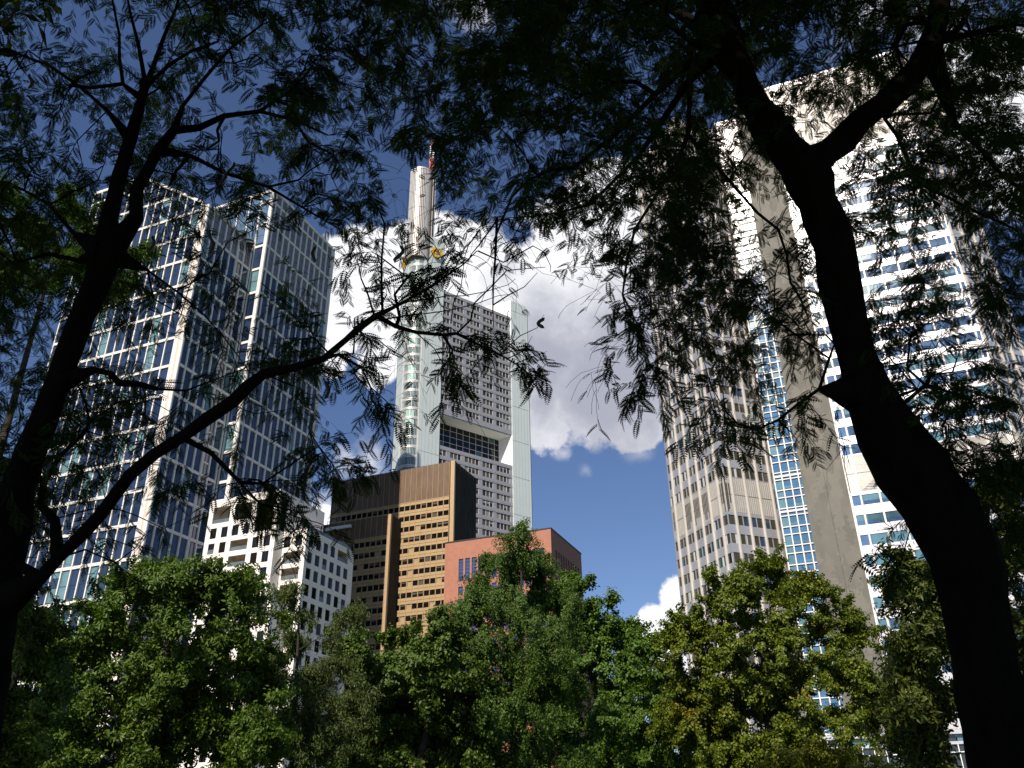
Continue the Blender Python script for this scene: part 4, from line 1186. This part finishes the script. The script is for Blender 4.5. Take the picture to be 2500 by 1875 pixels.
# ---- left honey locust
L_main = [(-80, 1900, 150), (-58, 1720, 142), (-34, 1600, 132), (-12, 1480, 122), (6, 1380, 116), (20, 1275, 112), (44, 1190, 84), (70, 1106, 86), (110, 1022, 76), (139, 937, 68), (171, 853, 64), (200, 769, 64), (236, 690, 74), (262, 620, 80)]
L_left = [(266, 600, 52), (268, 527, 46), (292, 430, 40), (318, 340, 36), (337, 274, 30), (346, 240, 24)]
L_right = [(285, 590, 46), (333, 530, 40), (334, 464, 36), (356, 422, 34), (386, 367, 32), (425, 318, 26), (485, 312, 20), (548, 283, 16), (633, 272, 12), (717, 292, 8), (800, 330, 5)]
L_low = [(22, 1444, 44), (98, 1411, 39), (142, 1363, 35), (203, 1302, 34), (244, 1257, 34), (316, 1161, 34), (380, 1106, 34), (443, 1068, 34), (506, 1022, 35), (570, 978, 34), (603, 945, 34), (645, 912, 30), (717, 898, 24), (789, 876, 20), (844, 830, 17), (880, 798, 20), (920, 770, 17), (966, 748, 10), (1015, 721, 8), (1059, 695, 7), (1098, 668, 5), (1132, 645, 4), (1165, 612, 3)]
L_low2 = [(925, 775, 16), (966, 797, 13), (1015, 811, 11), (1082, 818, 10), (1115, 814, 10), (1166, 840, 7), (1220, 865, 5), (1256, 887, 4), (1300, 918, 3), (1325, 940, 2)]
L_mid = [(190, 905, 26), (230, 903, 20), (270, 912, 18), (290, 935, 20), (340, 938, 18), (385, 950, 14)]
L_cl = [(344, 246, 20), (300, 205, 12), (291, 140, 10), (291, 84, 8), (274, 0, 6), (262, -60, 4)]
L_c2 = [(346, 244, 22), (352, 190, 14), (338, 110, 11), (320, 40, 8), (306, -30, 6)]
L_c3 = [(348, 244, 20), (375, 160, 14), (400, 90, 11), (430, 20, 8), (450, -60, 5)]
L_r2 = [(405, 371, 14), (464, 380, 12), (548, 422, 10), (654, 456, 8), (738, 506, 6), (830, 560, 3)]
L_r3 = [(422, 320, 14), (445, 260, 11), (500, 190, 9), (560, 120, 7), (640, 60, 5)]
L_b1 = [(225, 610, 16), (180, 570, 12), (120, 500, 9), (60, 465, 7), (0, 445, 5)]
L_b2 = [(318, 340, 14), (262, 270, 11), (200, 215, 10), (120, 160, 8), (40, 130, 6), (-60, 110, 4)]
L_b3 = [(220, 650, 18), (190, 636, 14), (120, 620, 10), (40, 640, 7), (-40, 650, 5)]
L_b4 = [(298, 625, 9), (360, 660, 7), (430, 710, 6), (500, 770, 5), (560, 840, 4), (610, 910, 2)]
limbsL = [(L_main, (4.4, 5.3), -1, 0), (L_left, (5.3, 5.9), 0, .99), (L_right, (5.3, 6.3), 0, .99), (L_low, (4.5, 5.0), 0, .38), (L_low2, (4.95, 5.1), 3, .72), (L_mid, (5.0, 5.1), 0, .7),
          (L_cl, (5.9, 6.2), 1, .99), (L_c2, (5.9, 6.4), 1, .99), (L_c3, (5.9, 6.3), 1, .99), (L_r2, (5.8, 6.2), 2, .35), (L_r3, (5.9, 6.5), 2, .5), (L_b1, (5.4, 5.8), 0, .97), (L_b2, (5.7, 5.4), 1, .6), (L_b3, (5.3, 5.1), 0, .95), (L_b4, (5.3, 5.6), 0, .98)]
tgL = density_targets(-250, 1000, 4.6, 11, 15.5, 21)
tgL += drop_line([(885, 800), (890, 870), (880, 940), (905, 985), (945, 1030)], 5.0, 16) + drop_line([(860, 790), (850, 850)], 5.0, 3)
tgL += drop_line([(1095, 825), (1100, 880), (1090, 940), (1110, 985)], 5.05, 13, 10) + drop_line([(1140, 830), (1220, 865), (1325, 935)], 5.05, 16, 8)
tgL += drop_line([(1000, 725), (1060, 690), (1150, 640)], 5.0, 14, 9) + drop_line([(960, 745), (1050, 640), (1110, 615)], 5.05, 12, 10) + drop_line([(970, 800), (1000, 830)], 5.0, 3, 8)
tgL += drop_line([(640, 1215), (560, 1200), (580, 1180)], 4.9, 6) + drop_line([(760, 1110), (820, 1160), (870, 1145)], 5.0, 9, 10) + drop_line([(750, 1060), (790, 1120)], 5.1, 4, 10)
tgL += drop_line([(610, 1190), (690, 1200)], 4.9, 6, 10) + drop_line([(930, 1040), (950, 1070)], 5, 2, 6) + drop_line([(700, 780), (735, 850), (740, 900)], 5.0, 5, 12) + drop_line([(870, 620), (930, 640)], 5.2, 4, 14)
bareL = [([(933, 765), (930, 700), (932, 631), (937, 545), (925, 510), (912, 490)], 5.0, 6), ([(912, 770), (900, 720), (885, 680), (873, 648), (868, 630)], 5.0, 5),
         ([(966, 748), (1000, 735), (1059, 728), (1090, 722), (1130, 722), (1185, 712), (1240, 695), (1260, 680)], 4.95, 4), ([(935, 780), (990, 770), (1040, 765), (1100, 757), (1170, 740), (1215, 722), (1245, 718)], 4.9, 4),
         ([(1115, 814), (1150, 780), (1160, 740), (1200, 700), (1240, 660), (1290, 655), (1330, 652)], 5.0, 5), ([(1165, 612), (1230, 640), (1300, 600), (1330, 615), (1345, 650), (1340, 665)], 5.0, 4),
         ([(1015, 811), (1060, 850), (1085, 900), (1060, 925), (1030, 915)], 5.0, 3), ([(1166, 840), (1200, 880), (1215, 920)], 5.1, 3), ([(1256, 887), (1300, 870), (1336, 858)], 5.0, 3), ([(1240, 875), (1280, 855), (1300, 820)], 5.0, 3),
         ([(1292, 916), (1312, 955), (1316, 972)], 5.0, 2), ([(1100, 790), (1108, 740), (1128, 700), (1135, 645), (1120, 600), (1140, 560)], 5.05, 3), ([(1220, 865), (1270, 820), (1310, 800), (1325, 768)], 5.0, 3),
         ([(60, 1290), (240, 1240), (330, 1258), (400, 1290), (455, 1265)], 4.7, 4), ([(560, 985), (620, 1010), (700, 1000), (820, 975)], 5, 3), ([(640, 690), (700, 745), (760, 770), (800, 765)], 5.2, 3), ([(789, 878), (840, 890), (905, 985)], 5, 2)]
shadeL = [(-4.6, -.6, 8.8, 3, 2.4, 2.2, 16000), (-4.5, -3, 9.5, 4.5, 4, 3.2, 12000), (-7, 3, 9, 3.5, 4, 3, 6000)]
podsL = [(1322, 776, 5.0, .07, .3), (565, 395, 6, .16, .15), (520, 560, 5.6, .2, .12), (548, 410, 5.9, .15, .15), (770, 600, 5.8, .14, .1), (30, 20, 5.5, .17, .12), (80, 180, 5.5, .13, .15), (800, 930, 5, .12, .1), (375, 575, 5.4, .14, .1), (975, 600, 5.1, .12, .2)]
near_tree('honey_locust', 'near dark leaning tree at the left edge with a long low branch reaching the centre', (-2.7, 4.1, 0), limbsL, tgL, bareL, shadeL, podsL, [(300, 1180, 4.9, 6, .14, 0)])

# ---- right honey locust
R_main = [(2470, 2050, 190), (2450, 1875, 178), (2420, 1700, 174), (2396, 1560, 175), (2380, 1471, 180), (2352, 1336, 204), (2300, 1245, 205), (2262, 1200, 196), (2224, 1142, 184), (2166, 1052, 170), (2120, 962, 136), (2092, 871, 112), (2068, 781, 112), (2050, 690, 112), (2036, 600, 112), (2010, 542, 108), (1980, 452, 118), (1965, 415, 128)]
R_left = [(1945, 400, 120), (1916, 362, 104), (1882, 316, 100), (1853, 271, 82), (1828, 226, 72), (1812, 181, 68), (1792, 136, 72), (1776, 90, 80), (1748, 20, 90), (1715, -60, 84), (1680, -160, 70)]
R_right = [(1985, 410, 84), (2020, 372, 76), (2056, 343, 70), (2101, 294, 66), (2155, 253, 66), (2205, 212, 70), (2237, 170, 66), (2268, 113, 62), (2290, 45, 60), (2300, -40, 56), (2310, -150, 46)]
R_1 = [(1770, 60, 44), (1700, 60, 34), (1640, 20, 26), (1560, -20, 18)]
R_2 = [(1800, 120, 28), (1740, 130, 22), (1690, 150, 20), (1600, 230, 16), (1500, 330, 13), (1400, 410, 11), (1345, 415, 9), (1290, 440, 8), (1250, 480, 7), (1225, 540, 6), (1205, 590, 5)]
R_3 = [(1790, 130, 26), (1680, 200, 20), (1620, 290, 17), (1560, 380, 13), (1500, 440, 10), (1440, 500, 8), (1360, 520, 6), (1280, 530, 4)]
R_4 = [(1830, 220, 20), (1700, 110, 16), (1685, 200, 14), (1680, 330, 12), (1650, 400, 10), (1600, 480, 9), (1550, 560, 8), (1530, 640, 7), (1520, 720, 6), (1560, 800, 5), (1555, 880, 4)]
R_5 = [(2200, 240, 20), (2160, 290, 12), (2190, 330, 12), (2230, 420, 11), (2290, 470, 9), (2390, 520, 7), (2480, 560, 5)]
R_6 = [(2240, 170, 26), (2330, 300, 18), (2400, 370, 14), (2440, 420, 12), (2500, 470, 9), (2560, 500, 6)]
R_7 = [(1700, 350, 12), (1780, 440, 10), (1850, 520, 9), (1900, 560, 8), (1920, 620, 7), (1930, 690, 7), (1955, 730, 7), (1975, 780, 4)]
R_8 = [(2060, 925, 13), (2000, 950, 10), (1950, 985, 9), (1900, 1025, 7), (1850, 1048, 6), (1800, 1035, 5), (1770, 1000, 4), (1765, 960, 3)]
R_9 = [(2130, 980, 16), (2200, 990, 12), (2260, 940, 9), (2330, 960, 6), (2420, 1000, 4)]
R_10 = [(2236, 150, 30), (2300, 100, 22), (2380, 80, 16), (2480, 60, 10)]
limbsR = [(R_main, (4.1, 5.2), -1, 0), (R_left, (5.2, 6.0), 0, .99), (R_right, (5.2, 5.9), 0, .99), (R_1, (6, 6.4), 1, .85), (R_2, (5.9, 6.0), 1, .7), (R_3, (5.8, 6.8), 1, .7), (R_4, (5.7, 5.6), 1, .5), (R_5, (5.7, 5.5), 2, .6), (R_6, (5.8, 5.2), 2, .75), (R_7, (5.6, 5.4), 6, .35), (R_8, (4.7, 4.3), 0, .72), (R_9, (4.8, 5.0), 0, .66), (R_10, (5.7, 5.4), 2, .8)]
tgR = density_targets(1000, 2750, 4.5, 11, 17.5, 22)
tgR += drop_line([(1560, 560), (1530, 650), (1525, 740), (1560, 830), (1570, 900), (1560, 990)], 5.5, 46, 22) + drop_line([(1500, 900), (1440, 945), (1450, 970)], 5.5, 9, 12) + drop_line([(1520, 850), (1460, 880)], 5.5, 6, 12)
tgR += drop_line([(1600, 870), (1590, 940), (1610, 1000)], 5.5, 7, 12) + drop_line([(1420, 620), (1470, 640), (1500, 660)], 5.5, 8, 14) + drop_line([(1430, 560), (1520, 600)], 5.6, 10, 20)
tgR += drop_line([(1180, 560), (1120, 540), (1050, 520)], 6.2, 12, 18) + drop_line([(1250, 560), (1300, 580)], 6, 6, 14) + drop_line([(1600, 620), (1700, 640), (1800, 680), (1850, 740)], 5.5, 26, 22)
tgR += drop_line([(1700, 690), (1680, 770), (1760, 750)], 5.5, 12, 14) + drop_line([(1960, 720), (1965, 780), (1950, 830), (1920, 830)], 5.3, 10, 10) + drop_line([(1600, 780), (1700, 800)], 5.5, 10, 16)
tgR += drop_line([(2000, 955), (1950, 990), (1935, 1020), (2000, 1010)], 4.5, 7, 8) + drop_line([(1790, 1030), (1740, 960), (1700, 950)], 4.4, 7, 8) + drop_line([(1830, 1050), (1800, 1060), (1720, 1030)], 4.4, 5, 7)
tgR += drop_line([(2200, 800), (2330, 900), (2380, 950)], 5, 22, 30) + drop_line([(2280, 1080), (2400, 1130), (2460, 1150)], 4.6, 24, 26) + drop_line([(2160, 1370), (2200, 1400)], 4.2, 5, 8) + drop_line([(2190, 900), (2250, 1000)], 4.8, 12, 20)
bareR = [([(1214, 532), (1208, 620), (1205, 700), (1203, 760), (1204, 800)], 5.9, 6), ([(1214, 540), (1170, 600), (1150, 620), (1137, 645)], 5.9, 4), ([(1175, 560), (1140, 600), (1130, 640)], 5.9, 4), ([(1205, 745), (1240, 720), (1280, 700), (1310, 665)], 5.9, 4),
         ([(2250, 390), (2300, 400), (2360, 370), (2440, 375), (2480, 380)], 5.4, 6), ([(1900, 1025), (1930, 1055), (1955, 1085)], 4.4, 4), ([(2380, 1150), (2450, 1140), (2530, 1120)], 4.6, 7)]
shadeR = [(1.2, -1.2, 8.2, 3, 2.2, 1.8, 14000), (3.5, -3.5, 9.5, 4.5, 4, 3.2, 9000), (-0.5, -3.8, 9, 4, 3.5, 2.8, 16000), (7, 2, 9.5, 3.5, 4, 3, 6000), (0.5, 0.3, 10.5, 5, 3, 1.8, 7000)]
podsR = [(1470, 470, 6, .13, .2), (2050, 600, 5.6, .12, .2)]
thR = [(2062, 1090, 4.6, 8, .16, -.8), (2350, 1170, 4.6, 16, .22, .6), (2180, 1290, 4.4, 7, .13, -.7), (2240, 1400, 4.3, 8, .14, -.7), (2420, 1300, 4.4, 9, .18, .7), (2250, 1500, 4.2, 6, .12, -.6), (2180, 940, 4.8, 9, .16, .6), (1760, 1000, 4.3, 3, .10, 0), (2230, 1090, 4.7, 9, .18, .5), (1880, 600, 5.3, 3, .12, -.5), (1850, 400, 5.5, 4, .12, -.5)]
near_tree('honey_locust', 'near black forked trunk with thorns at the right edge, crown over the top', (2.5, 4.2, 0), limbsR, tgR, bareR, shadeR, podsR, thR)

# ---- trees of the park in the sun
def mid_tree(name, label, D, lobes, mats, leafn, size, aspect=.45, group=None, seed=1, clump=.42, droop=0.0, gap=.0, trunkpx=None, tr=.16, inner=.34, spread=1.0, flat=.75):
    rg = np.random.default_rng(seed)
    cen = []; 
    for (x, y, r) in lobes:
        d = D + rg.uniform(-.06, .06) * D; c = at_dist(x, y, d); zc = project(c)[2]; cen.append((c, r * zc / FPX))
    ax = np.mean([c[0] for c, _ in cen]); ay = np.mean([c[1] for c, _ in cen])
    if trunkpx: q = at_dist(trunkpx, 1800, D); ax, ay = q[0], q[1]
    base = np.array([ax, ay, 0.0]); root = empty(name, base, label, 'shrub' if 'shrub' in name else 'tree', group or ('sunlit trees along the park edge' if 'shrub' not in name else None))
    tot = sum(r * r for _, r in cen); cl = []
    ncl = max(30, int(tot / (clump * clump) * 1.9)); leafn = int(leafn * 3.4); size *= .72
    for c, r in cen:
        k = max(3, int(ncl * r * r / tot)); dirs = unit(rg.normal(0, 1, (k, 3))); rr = np.where(rg.random(k) < inner, rg.random(k) * .7, rg.uniform(.62, 1.02, k))
        q = c + dirs * rr[:, None] * r * np.array([1, 1, .95]); cl.append(q[q[:, 2] > .6])
    cl = np.concatenate(cl); n = len(cl); per = max(4, leafn // n)
    crown_c = np.mean([c for c, _ in cen], 0)
    cs = clump * rg.uniform(.6, 1.5, n)
    outd = unit(cl - crown_c); nt_ = 7                # leafy twigs fan out from every branch end
    td = unit(outd[:, None, :] * .55 + rg.normal(0, .75, (n, nt_, 3)) + np.array([0, 0, .22])); tl_ = rg.uniform(.5, 1.7, (n, nt_)) * cs[:, None]
    cnt = rg.poisson(per * (cs / clump) ** 1.5); rep = np.repeat(np.arange(n), cnt); k = len(rep); ti = rg.integers(0, nt_, k)
    tt = rg.random(k) ** .7
    off = td[rep, ti] * (tl_[rep, ti] * tt)[:, None] + rg.normal(0, 1, (k, 3)) * (size * .75) * np.array([1, 1, .8])
    off[:, 2] -= tt ** 2 * tl_[rep, ti] * (.18 + .5 * droop)
    pos = cl[rep] + off
    if droop: pos[:, 2] -= droop * rg.random(k) ** 2 * cs[rep] * 1.6
    outw = unit(cl[rep] - crown_c) * .5 + off / cs[rep][:, None] * .6
    nz = unit(outw + np.array([0, 0, .55]) + rg.normal(0, .62, (k, 3)))
    xx = np.cross(nz, rg.normal(0, 1, (k, 3))); xx[:, 2] -= .35 + droop
    a = aspect
    tm = np.array([(0, 0, 0), (.35, a * .5, .03), (.7, a * .42, -.02), (1, 0, -.12), (.7, -a * .42, -.02), (.35, -a * .5, .03)])
    tm = tm[[0, 1, 2, 3, 0, 3, 4, 5]]                # two halves folded along the midrib
    tm[1, 2] += .06; tm[2, 2] += .06; tm[6, 2] += .06; tm[7, 2] += .06
    R_ = rotations(xx, nz); V_ = stamp(tm, pos, R_, size * rg.uniform(.65, 1.25, k))
    # weld the two halves so that each leaf is one piece
    idx = np.arange(k)[:, None] * 8 + np.array([0, 1, 2, 3, 0, 3, 6, 7])[None, :]
    link_quads('crown', V_, 4, 2 * k, [mats], root, base, faces=idx)
    sk = Skeleton(); top = base + np.array([0, 0, max(crown_c[2] * .9, 1.5)])
    H = max(c[2] + r for c, r in cen)
    pts = [base + [0, 0, -.1], base + [rg.normal(0, .1), rg.normal(0, .1), H * .3], base + [rg.normal(0, .25), rg.normal(0, .25), H * .6], base + [rg.normal(0, .3), rg.normal(0, .3), H * .85]]
    tp = cen[int(np.argmax([c[2] for c, _ in cen]))][0]; pts[3] = pts[3] * .3 + tp * .7; pts[2] = (pts[1] + pts[3]) / 2
    sk.limb(pts, [tr, tr * .8, tr * .5, tr * .12], -1, step=.5)
    sel = cl[rg.permutation(n)[:min(n, 320)]]
    global RNG
    keep = RNG; RNG = rg
    sk.grow(list(sel), step=.5, wlen=.3, wig=.06, up=.05); RNG = keep
    r = sk.radii(.006, 2.2); v, f = sk.tubes(r)
    link_quads('trunk', v, 4, len(f), ['bark_mid'], root, base, True, f)
    return root

M['leaf_deep'] = leafmat('leaf_deep', (.042, .086, .005), (.10, .160, .012))
M['leaf_olive'] = leafmat('leaf_olive', (.055, .085, .016), (.11, .14, .035))
M['leaf_maple'] = leafmat('leaf_maple', (.036, .076, .006), (.088, .138, .014))
M['leaf_birch'] = leafmat('leaf_birch', (.034, .078, .008), (.088, .148, .016))
M['leaf_bright'] = leafmat('leaf_bright', (.050, .105, .008), (.095, .165, .014))
M['leaf_linden'] = leafmat('leaf_linden', (.045, .080, .005), (.17, .20, .012), (.30, .17, .02), .03)
M['leaf_chestnut'] = leafmat('leaf_chestnut', (.045, .072, .008), (.12, .14, .018), (.15, .10, .015), .06)
M['leaf_yellow'] = leafmat('leaf_yellow', (.13, .16, .012), (.24, .23, .02))
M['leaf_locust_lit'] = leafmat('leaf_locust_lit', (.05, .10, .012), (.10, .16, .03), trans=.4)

mid_tree('broadleaf_tree', 'rounded deep green tree at the lower left below the gridded tower', 17, [(335, 1415, 48), (480, 1425, 45), (605, 1440, 44), (400, 1390, 36), (640, 1520, 60), (385, 1470, 90), (540, 1500, 95), (440, 1560, 130), (250, 1560, 120), (150, 1590, 90), (330, 1660, 150), (590, 1620, 110), (500, 1720, 160), (200, 1760, 150), (390, 1830, 170), (640, 1760, 90), (560, 1850, 110), (130, 1860, 120)], 'leaf_deep', 42000, .11, .42, seed=31, clump=.34, trunkpx=430)
mid_tree('broadleaf_tree', 'dark tree standing in for shaded foliage at the lower left corner under the leaning trunk', 12, [(20, 1500, 80), (60, 1620, 90), (20, 1700, 110), (90, 1780, 80), (10, 1850, 120), (-90, 1600, 150), (-100, 1800, 160)], 'leaf_maple', 16000, .085, .45, seed=32, clump=.26, tr=.1)  # separate tree in darker leaves, in place of the neighbouring crown's shadowed part
mid_tree('willow_leaved_tree', 'sparse olive green tree with upright shoots before the white apartment block', 19, [(705, 1450, 22), (712, 1500, 34), (725, 1560, 55), (690, 1640, 75), (790, 1560, 36), (830, 1520, 24), (860, 1490, 14), (770, 1640, 75), (700, 1760, 90), (800, 1760, 100), (870, 1700, 60), (740, 1860, 110), (575, 1340, 14), (580, 1370, 20)][:12], 'leaf_olive', 15000, .11, .22, seed=33, clump=.24, droop=.3, trunkpx=735, tr=.09)
mid_tree('maple_tree', 'dense dark green maple below the brown block', 22, [(1040, 1650, 60), (1060, 1740, 90), (900, 1640, 80), (980, 1610, 75), (1060, 1590, 70), (1120, 1560, 50), (1000, 1700, 120), (890, 1760, 110), (1120, 1680, 100), (1040, 1820, 140), (860, 1860, 110), (1170, 1800, 110)], 'leaf_maple', 38000, .12, .6, seed=34, clump=.38, trunkpx=1000)
mid_tree('birch_tree', 'tall pointed tree with hanging shoots in front of the red building', 24, [(1275, 1310, 30), (1225, 1375, 34), (1310, 1385, 44), (1345, 1440, 52), (1385, 1500, 50), (1150, 1500, 40), (1262, 1350, 50), (1285, 1400, 62), (1235, 1430, 60), (1195, 1370, 18), (1180, 1410, 26), (1160, 1460, 34), (1320, 1470, 70), (1240, 1510, 100), (1340, 1560, 85), (1170, 1550, 55), (1120, 1530, 26), (1260, 1620, 125), (1370, 1650, 70), (1250, 1740, 130), (1330, 1820, 120), (1210, 1860, 110)], 'leaf_birch', 52000, .085, .5, seed=35, clump=.36, droop=.5, trunkpx=1270, tr=.1)
mid_tree('plane_tree', 'bright green round tree behind the tall pointed tree', 31, [(1400, 1440, 55), (1440, 1490, 75), (1400, 1560, 80), (1480, 1580, 70), (1540, 1560, 40), (1450, 1660, 110), (1540, 1680, 80), (1400, 1760, 120), (1510, 1800, 120), (1440, 1870, 120)], 'leaf_bright', 34000, .14, .65, seed=36, clump=.5, trunkpx=1450, tr=.2)
mid_tree('plane_tree', 'green tree beside the linden under the gap of open sky', 27, [(1600, 1590, 44), (1640, 1560, 30), (1560, 1620, 40), (1610, 1680, 80), (1660, 1760, 80), (1580, 1780, 90), (1620, 1860, 100)], 'leaf_bright', 18000, .12, .6, seed=37, clump=.42, trunkpx=1610)
mid_tree('linden_tree', 'round yellow green tree with orange patches before the grey tower', 25, [(1780, 1800, 90), (1720, 1700, 70), (1860, 1600, 80), (1940, 1820, 90), (1855, 1410, 56), (1790, 1450, 62), (1920, 1440, 60), (1990, 1450, 40), (1740, 1510, 62), (1700, 1540, 52), (1660, 1560, 30), (1850, 1520, 90), (1960, 1510, 80), (2030, 1520, 58), (2060, 1580, 50), (1720, 1630, 80), (1820, 1640, 90), (1950, 1640, 90), (2050, 1660, 70), (2110, 1700, 52), (2130, 1760, 40), (1700, 1740, 90), (1840, 1760, 100), (1980, 1760, 90), (2080, 1780, 60), (1760, 1860, 100), (1920, 1860, 90), (2060, 1850, 50), (2150, 1690, 28), (2175, 1710, 18)], 'leaf_linden', 64000, .105, .62, seed=38, clump=.40, trunkpx=1870, tr=.2, inner=.15)
mid_tree('chestnut_tree', 'brownish green chestnut beside the black trunk at the right', 14, [(2245, 1400, 34), (2290, 1440, 60), (2220, 1440, 20), (2300, 1520, 70), (2250, 1590, 50), (2225, 1600, 24), (2300, 1620, 80), (2230, 1700, 44), (2200, 1690, 18), (2290, 1740, 80), (2220, 1800, 50), (2270, 1850, 80), (2480, 1180, 50), (2500, 1260, 90), (2440, 1240, 50), (2480, 1380, 90), (2520, 1500, 110), (2500, 1650, 110), (2510, 1820, 120), (2400, 1500, 70), (2400, 1700, 90)], 'leaf_chestnut', 26000, .12, .36, seed=39, clump=.28, trunkpx=2400, tr=.14)
mid_tree('yellow_shrub', 'low yellow green shrub at the bottom before the podium glazing', 12, [(1950, 1880, 44), (2010, 1860, 40), (2060, 1880, 44), (2110, 1885, 34), (1890, 1900, 44), (2160, 1900, 30)], 'leaf_yellow', 5000, .06, .5, seed=40, clump=.16, tr=.03)
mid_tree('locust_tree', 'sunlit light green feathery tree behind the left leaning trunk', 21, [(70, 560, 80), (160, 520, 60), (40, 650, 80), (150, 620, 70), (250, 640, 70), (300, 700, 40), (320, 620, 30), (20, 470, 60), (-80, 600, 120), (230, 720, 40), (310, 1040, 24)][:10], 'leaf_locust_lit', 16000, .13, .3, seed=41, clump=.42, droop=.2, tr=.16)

# parts that belong to a larger part hang one level deeper
SUB = {'shaft_rib': 'shaft', 'panel_joint': 'fin', 'emblem': 'fin', 'side_joint': 'wall', 'facade_fin': 'wall', 'coping': 'wall', 'joint_line': 'wall', 'slab_joint': 'concrete_slab',
       'terrace_plants': 'terrace_balustrade', 'corner_frame': 'corner_core', 'parapet': 'wall'}
for r in [o for o in SC.objects if o.parent is None and o.type == 'EMPTY']:
    kids = {}
    for c in r.children: kids.setdefault(c.name.split('.')[0], c)
    for c in list(r.children):
        t = SUB.get(c.name.split('.')[0])
        if t and t in kids: c.parent = kids[t]
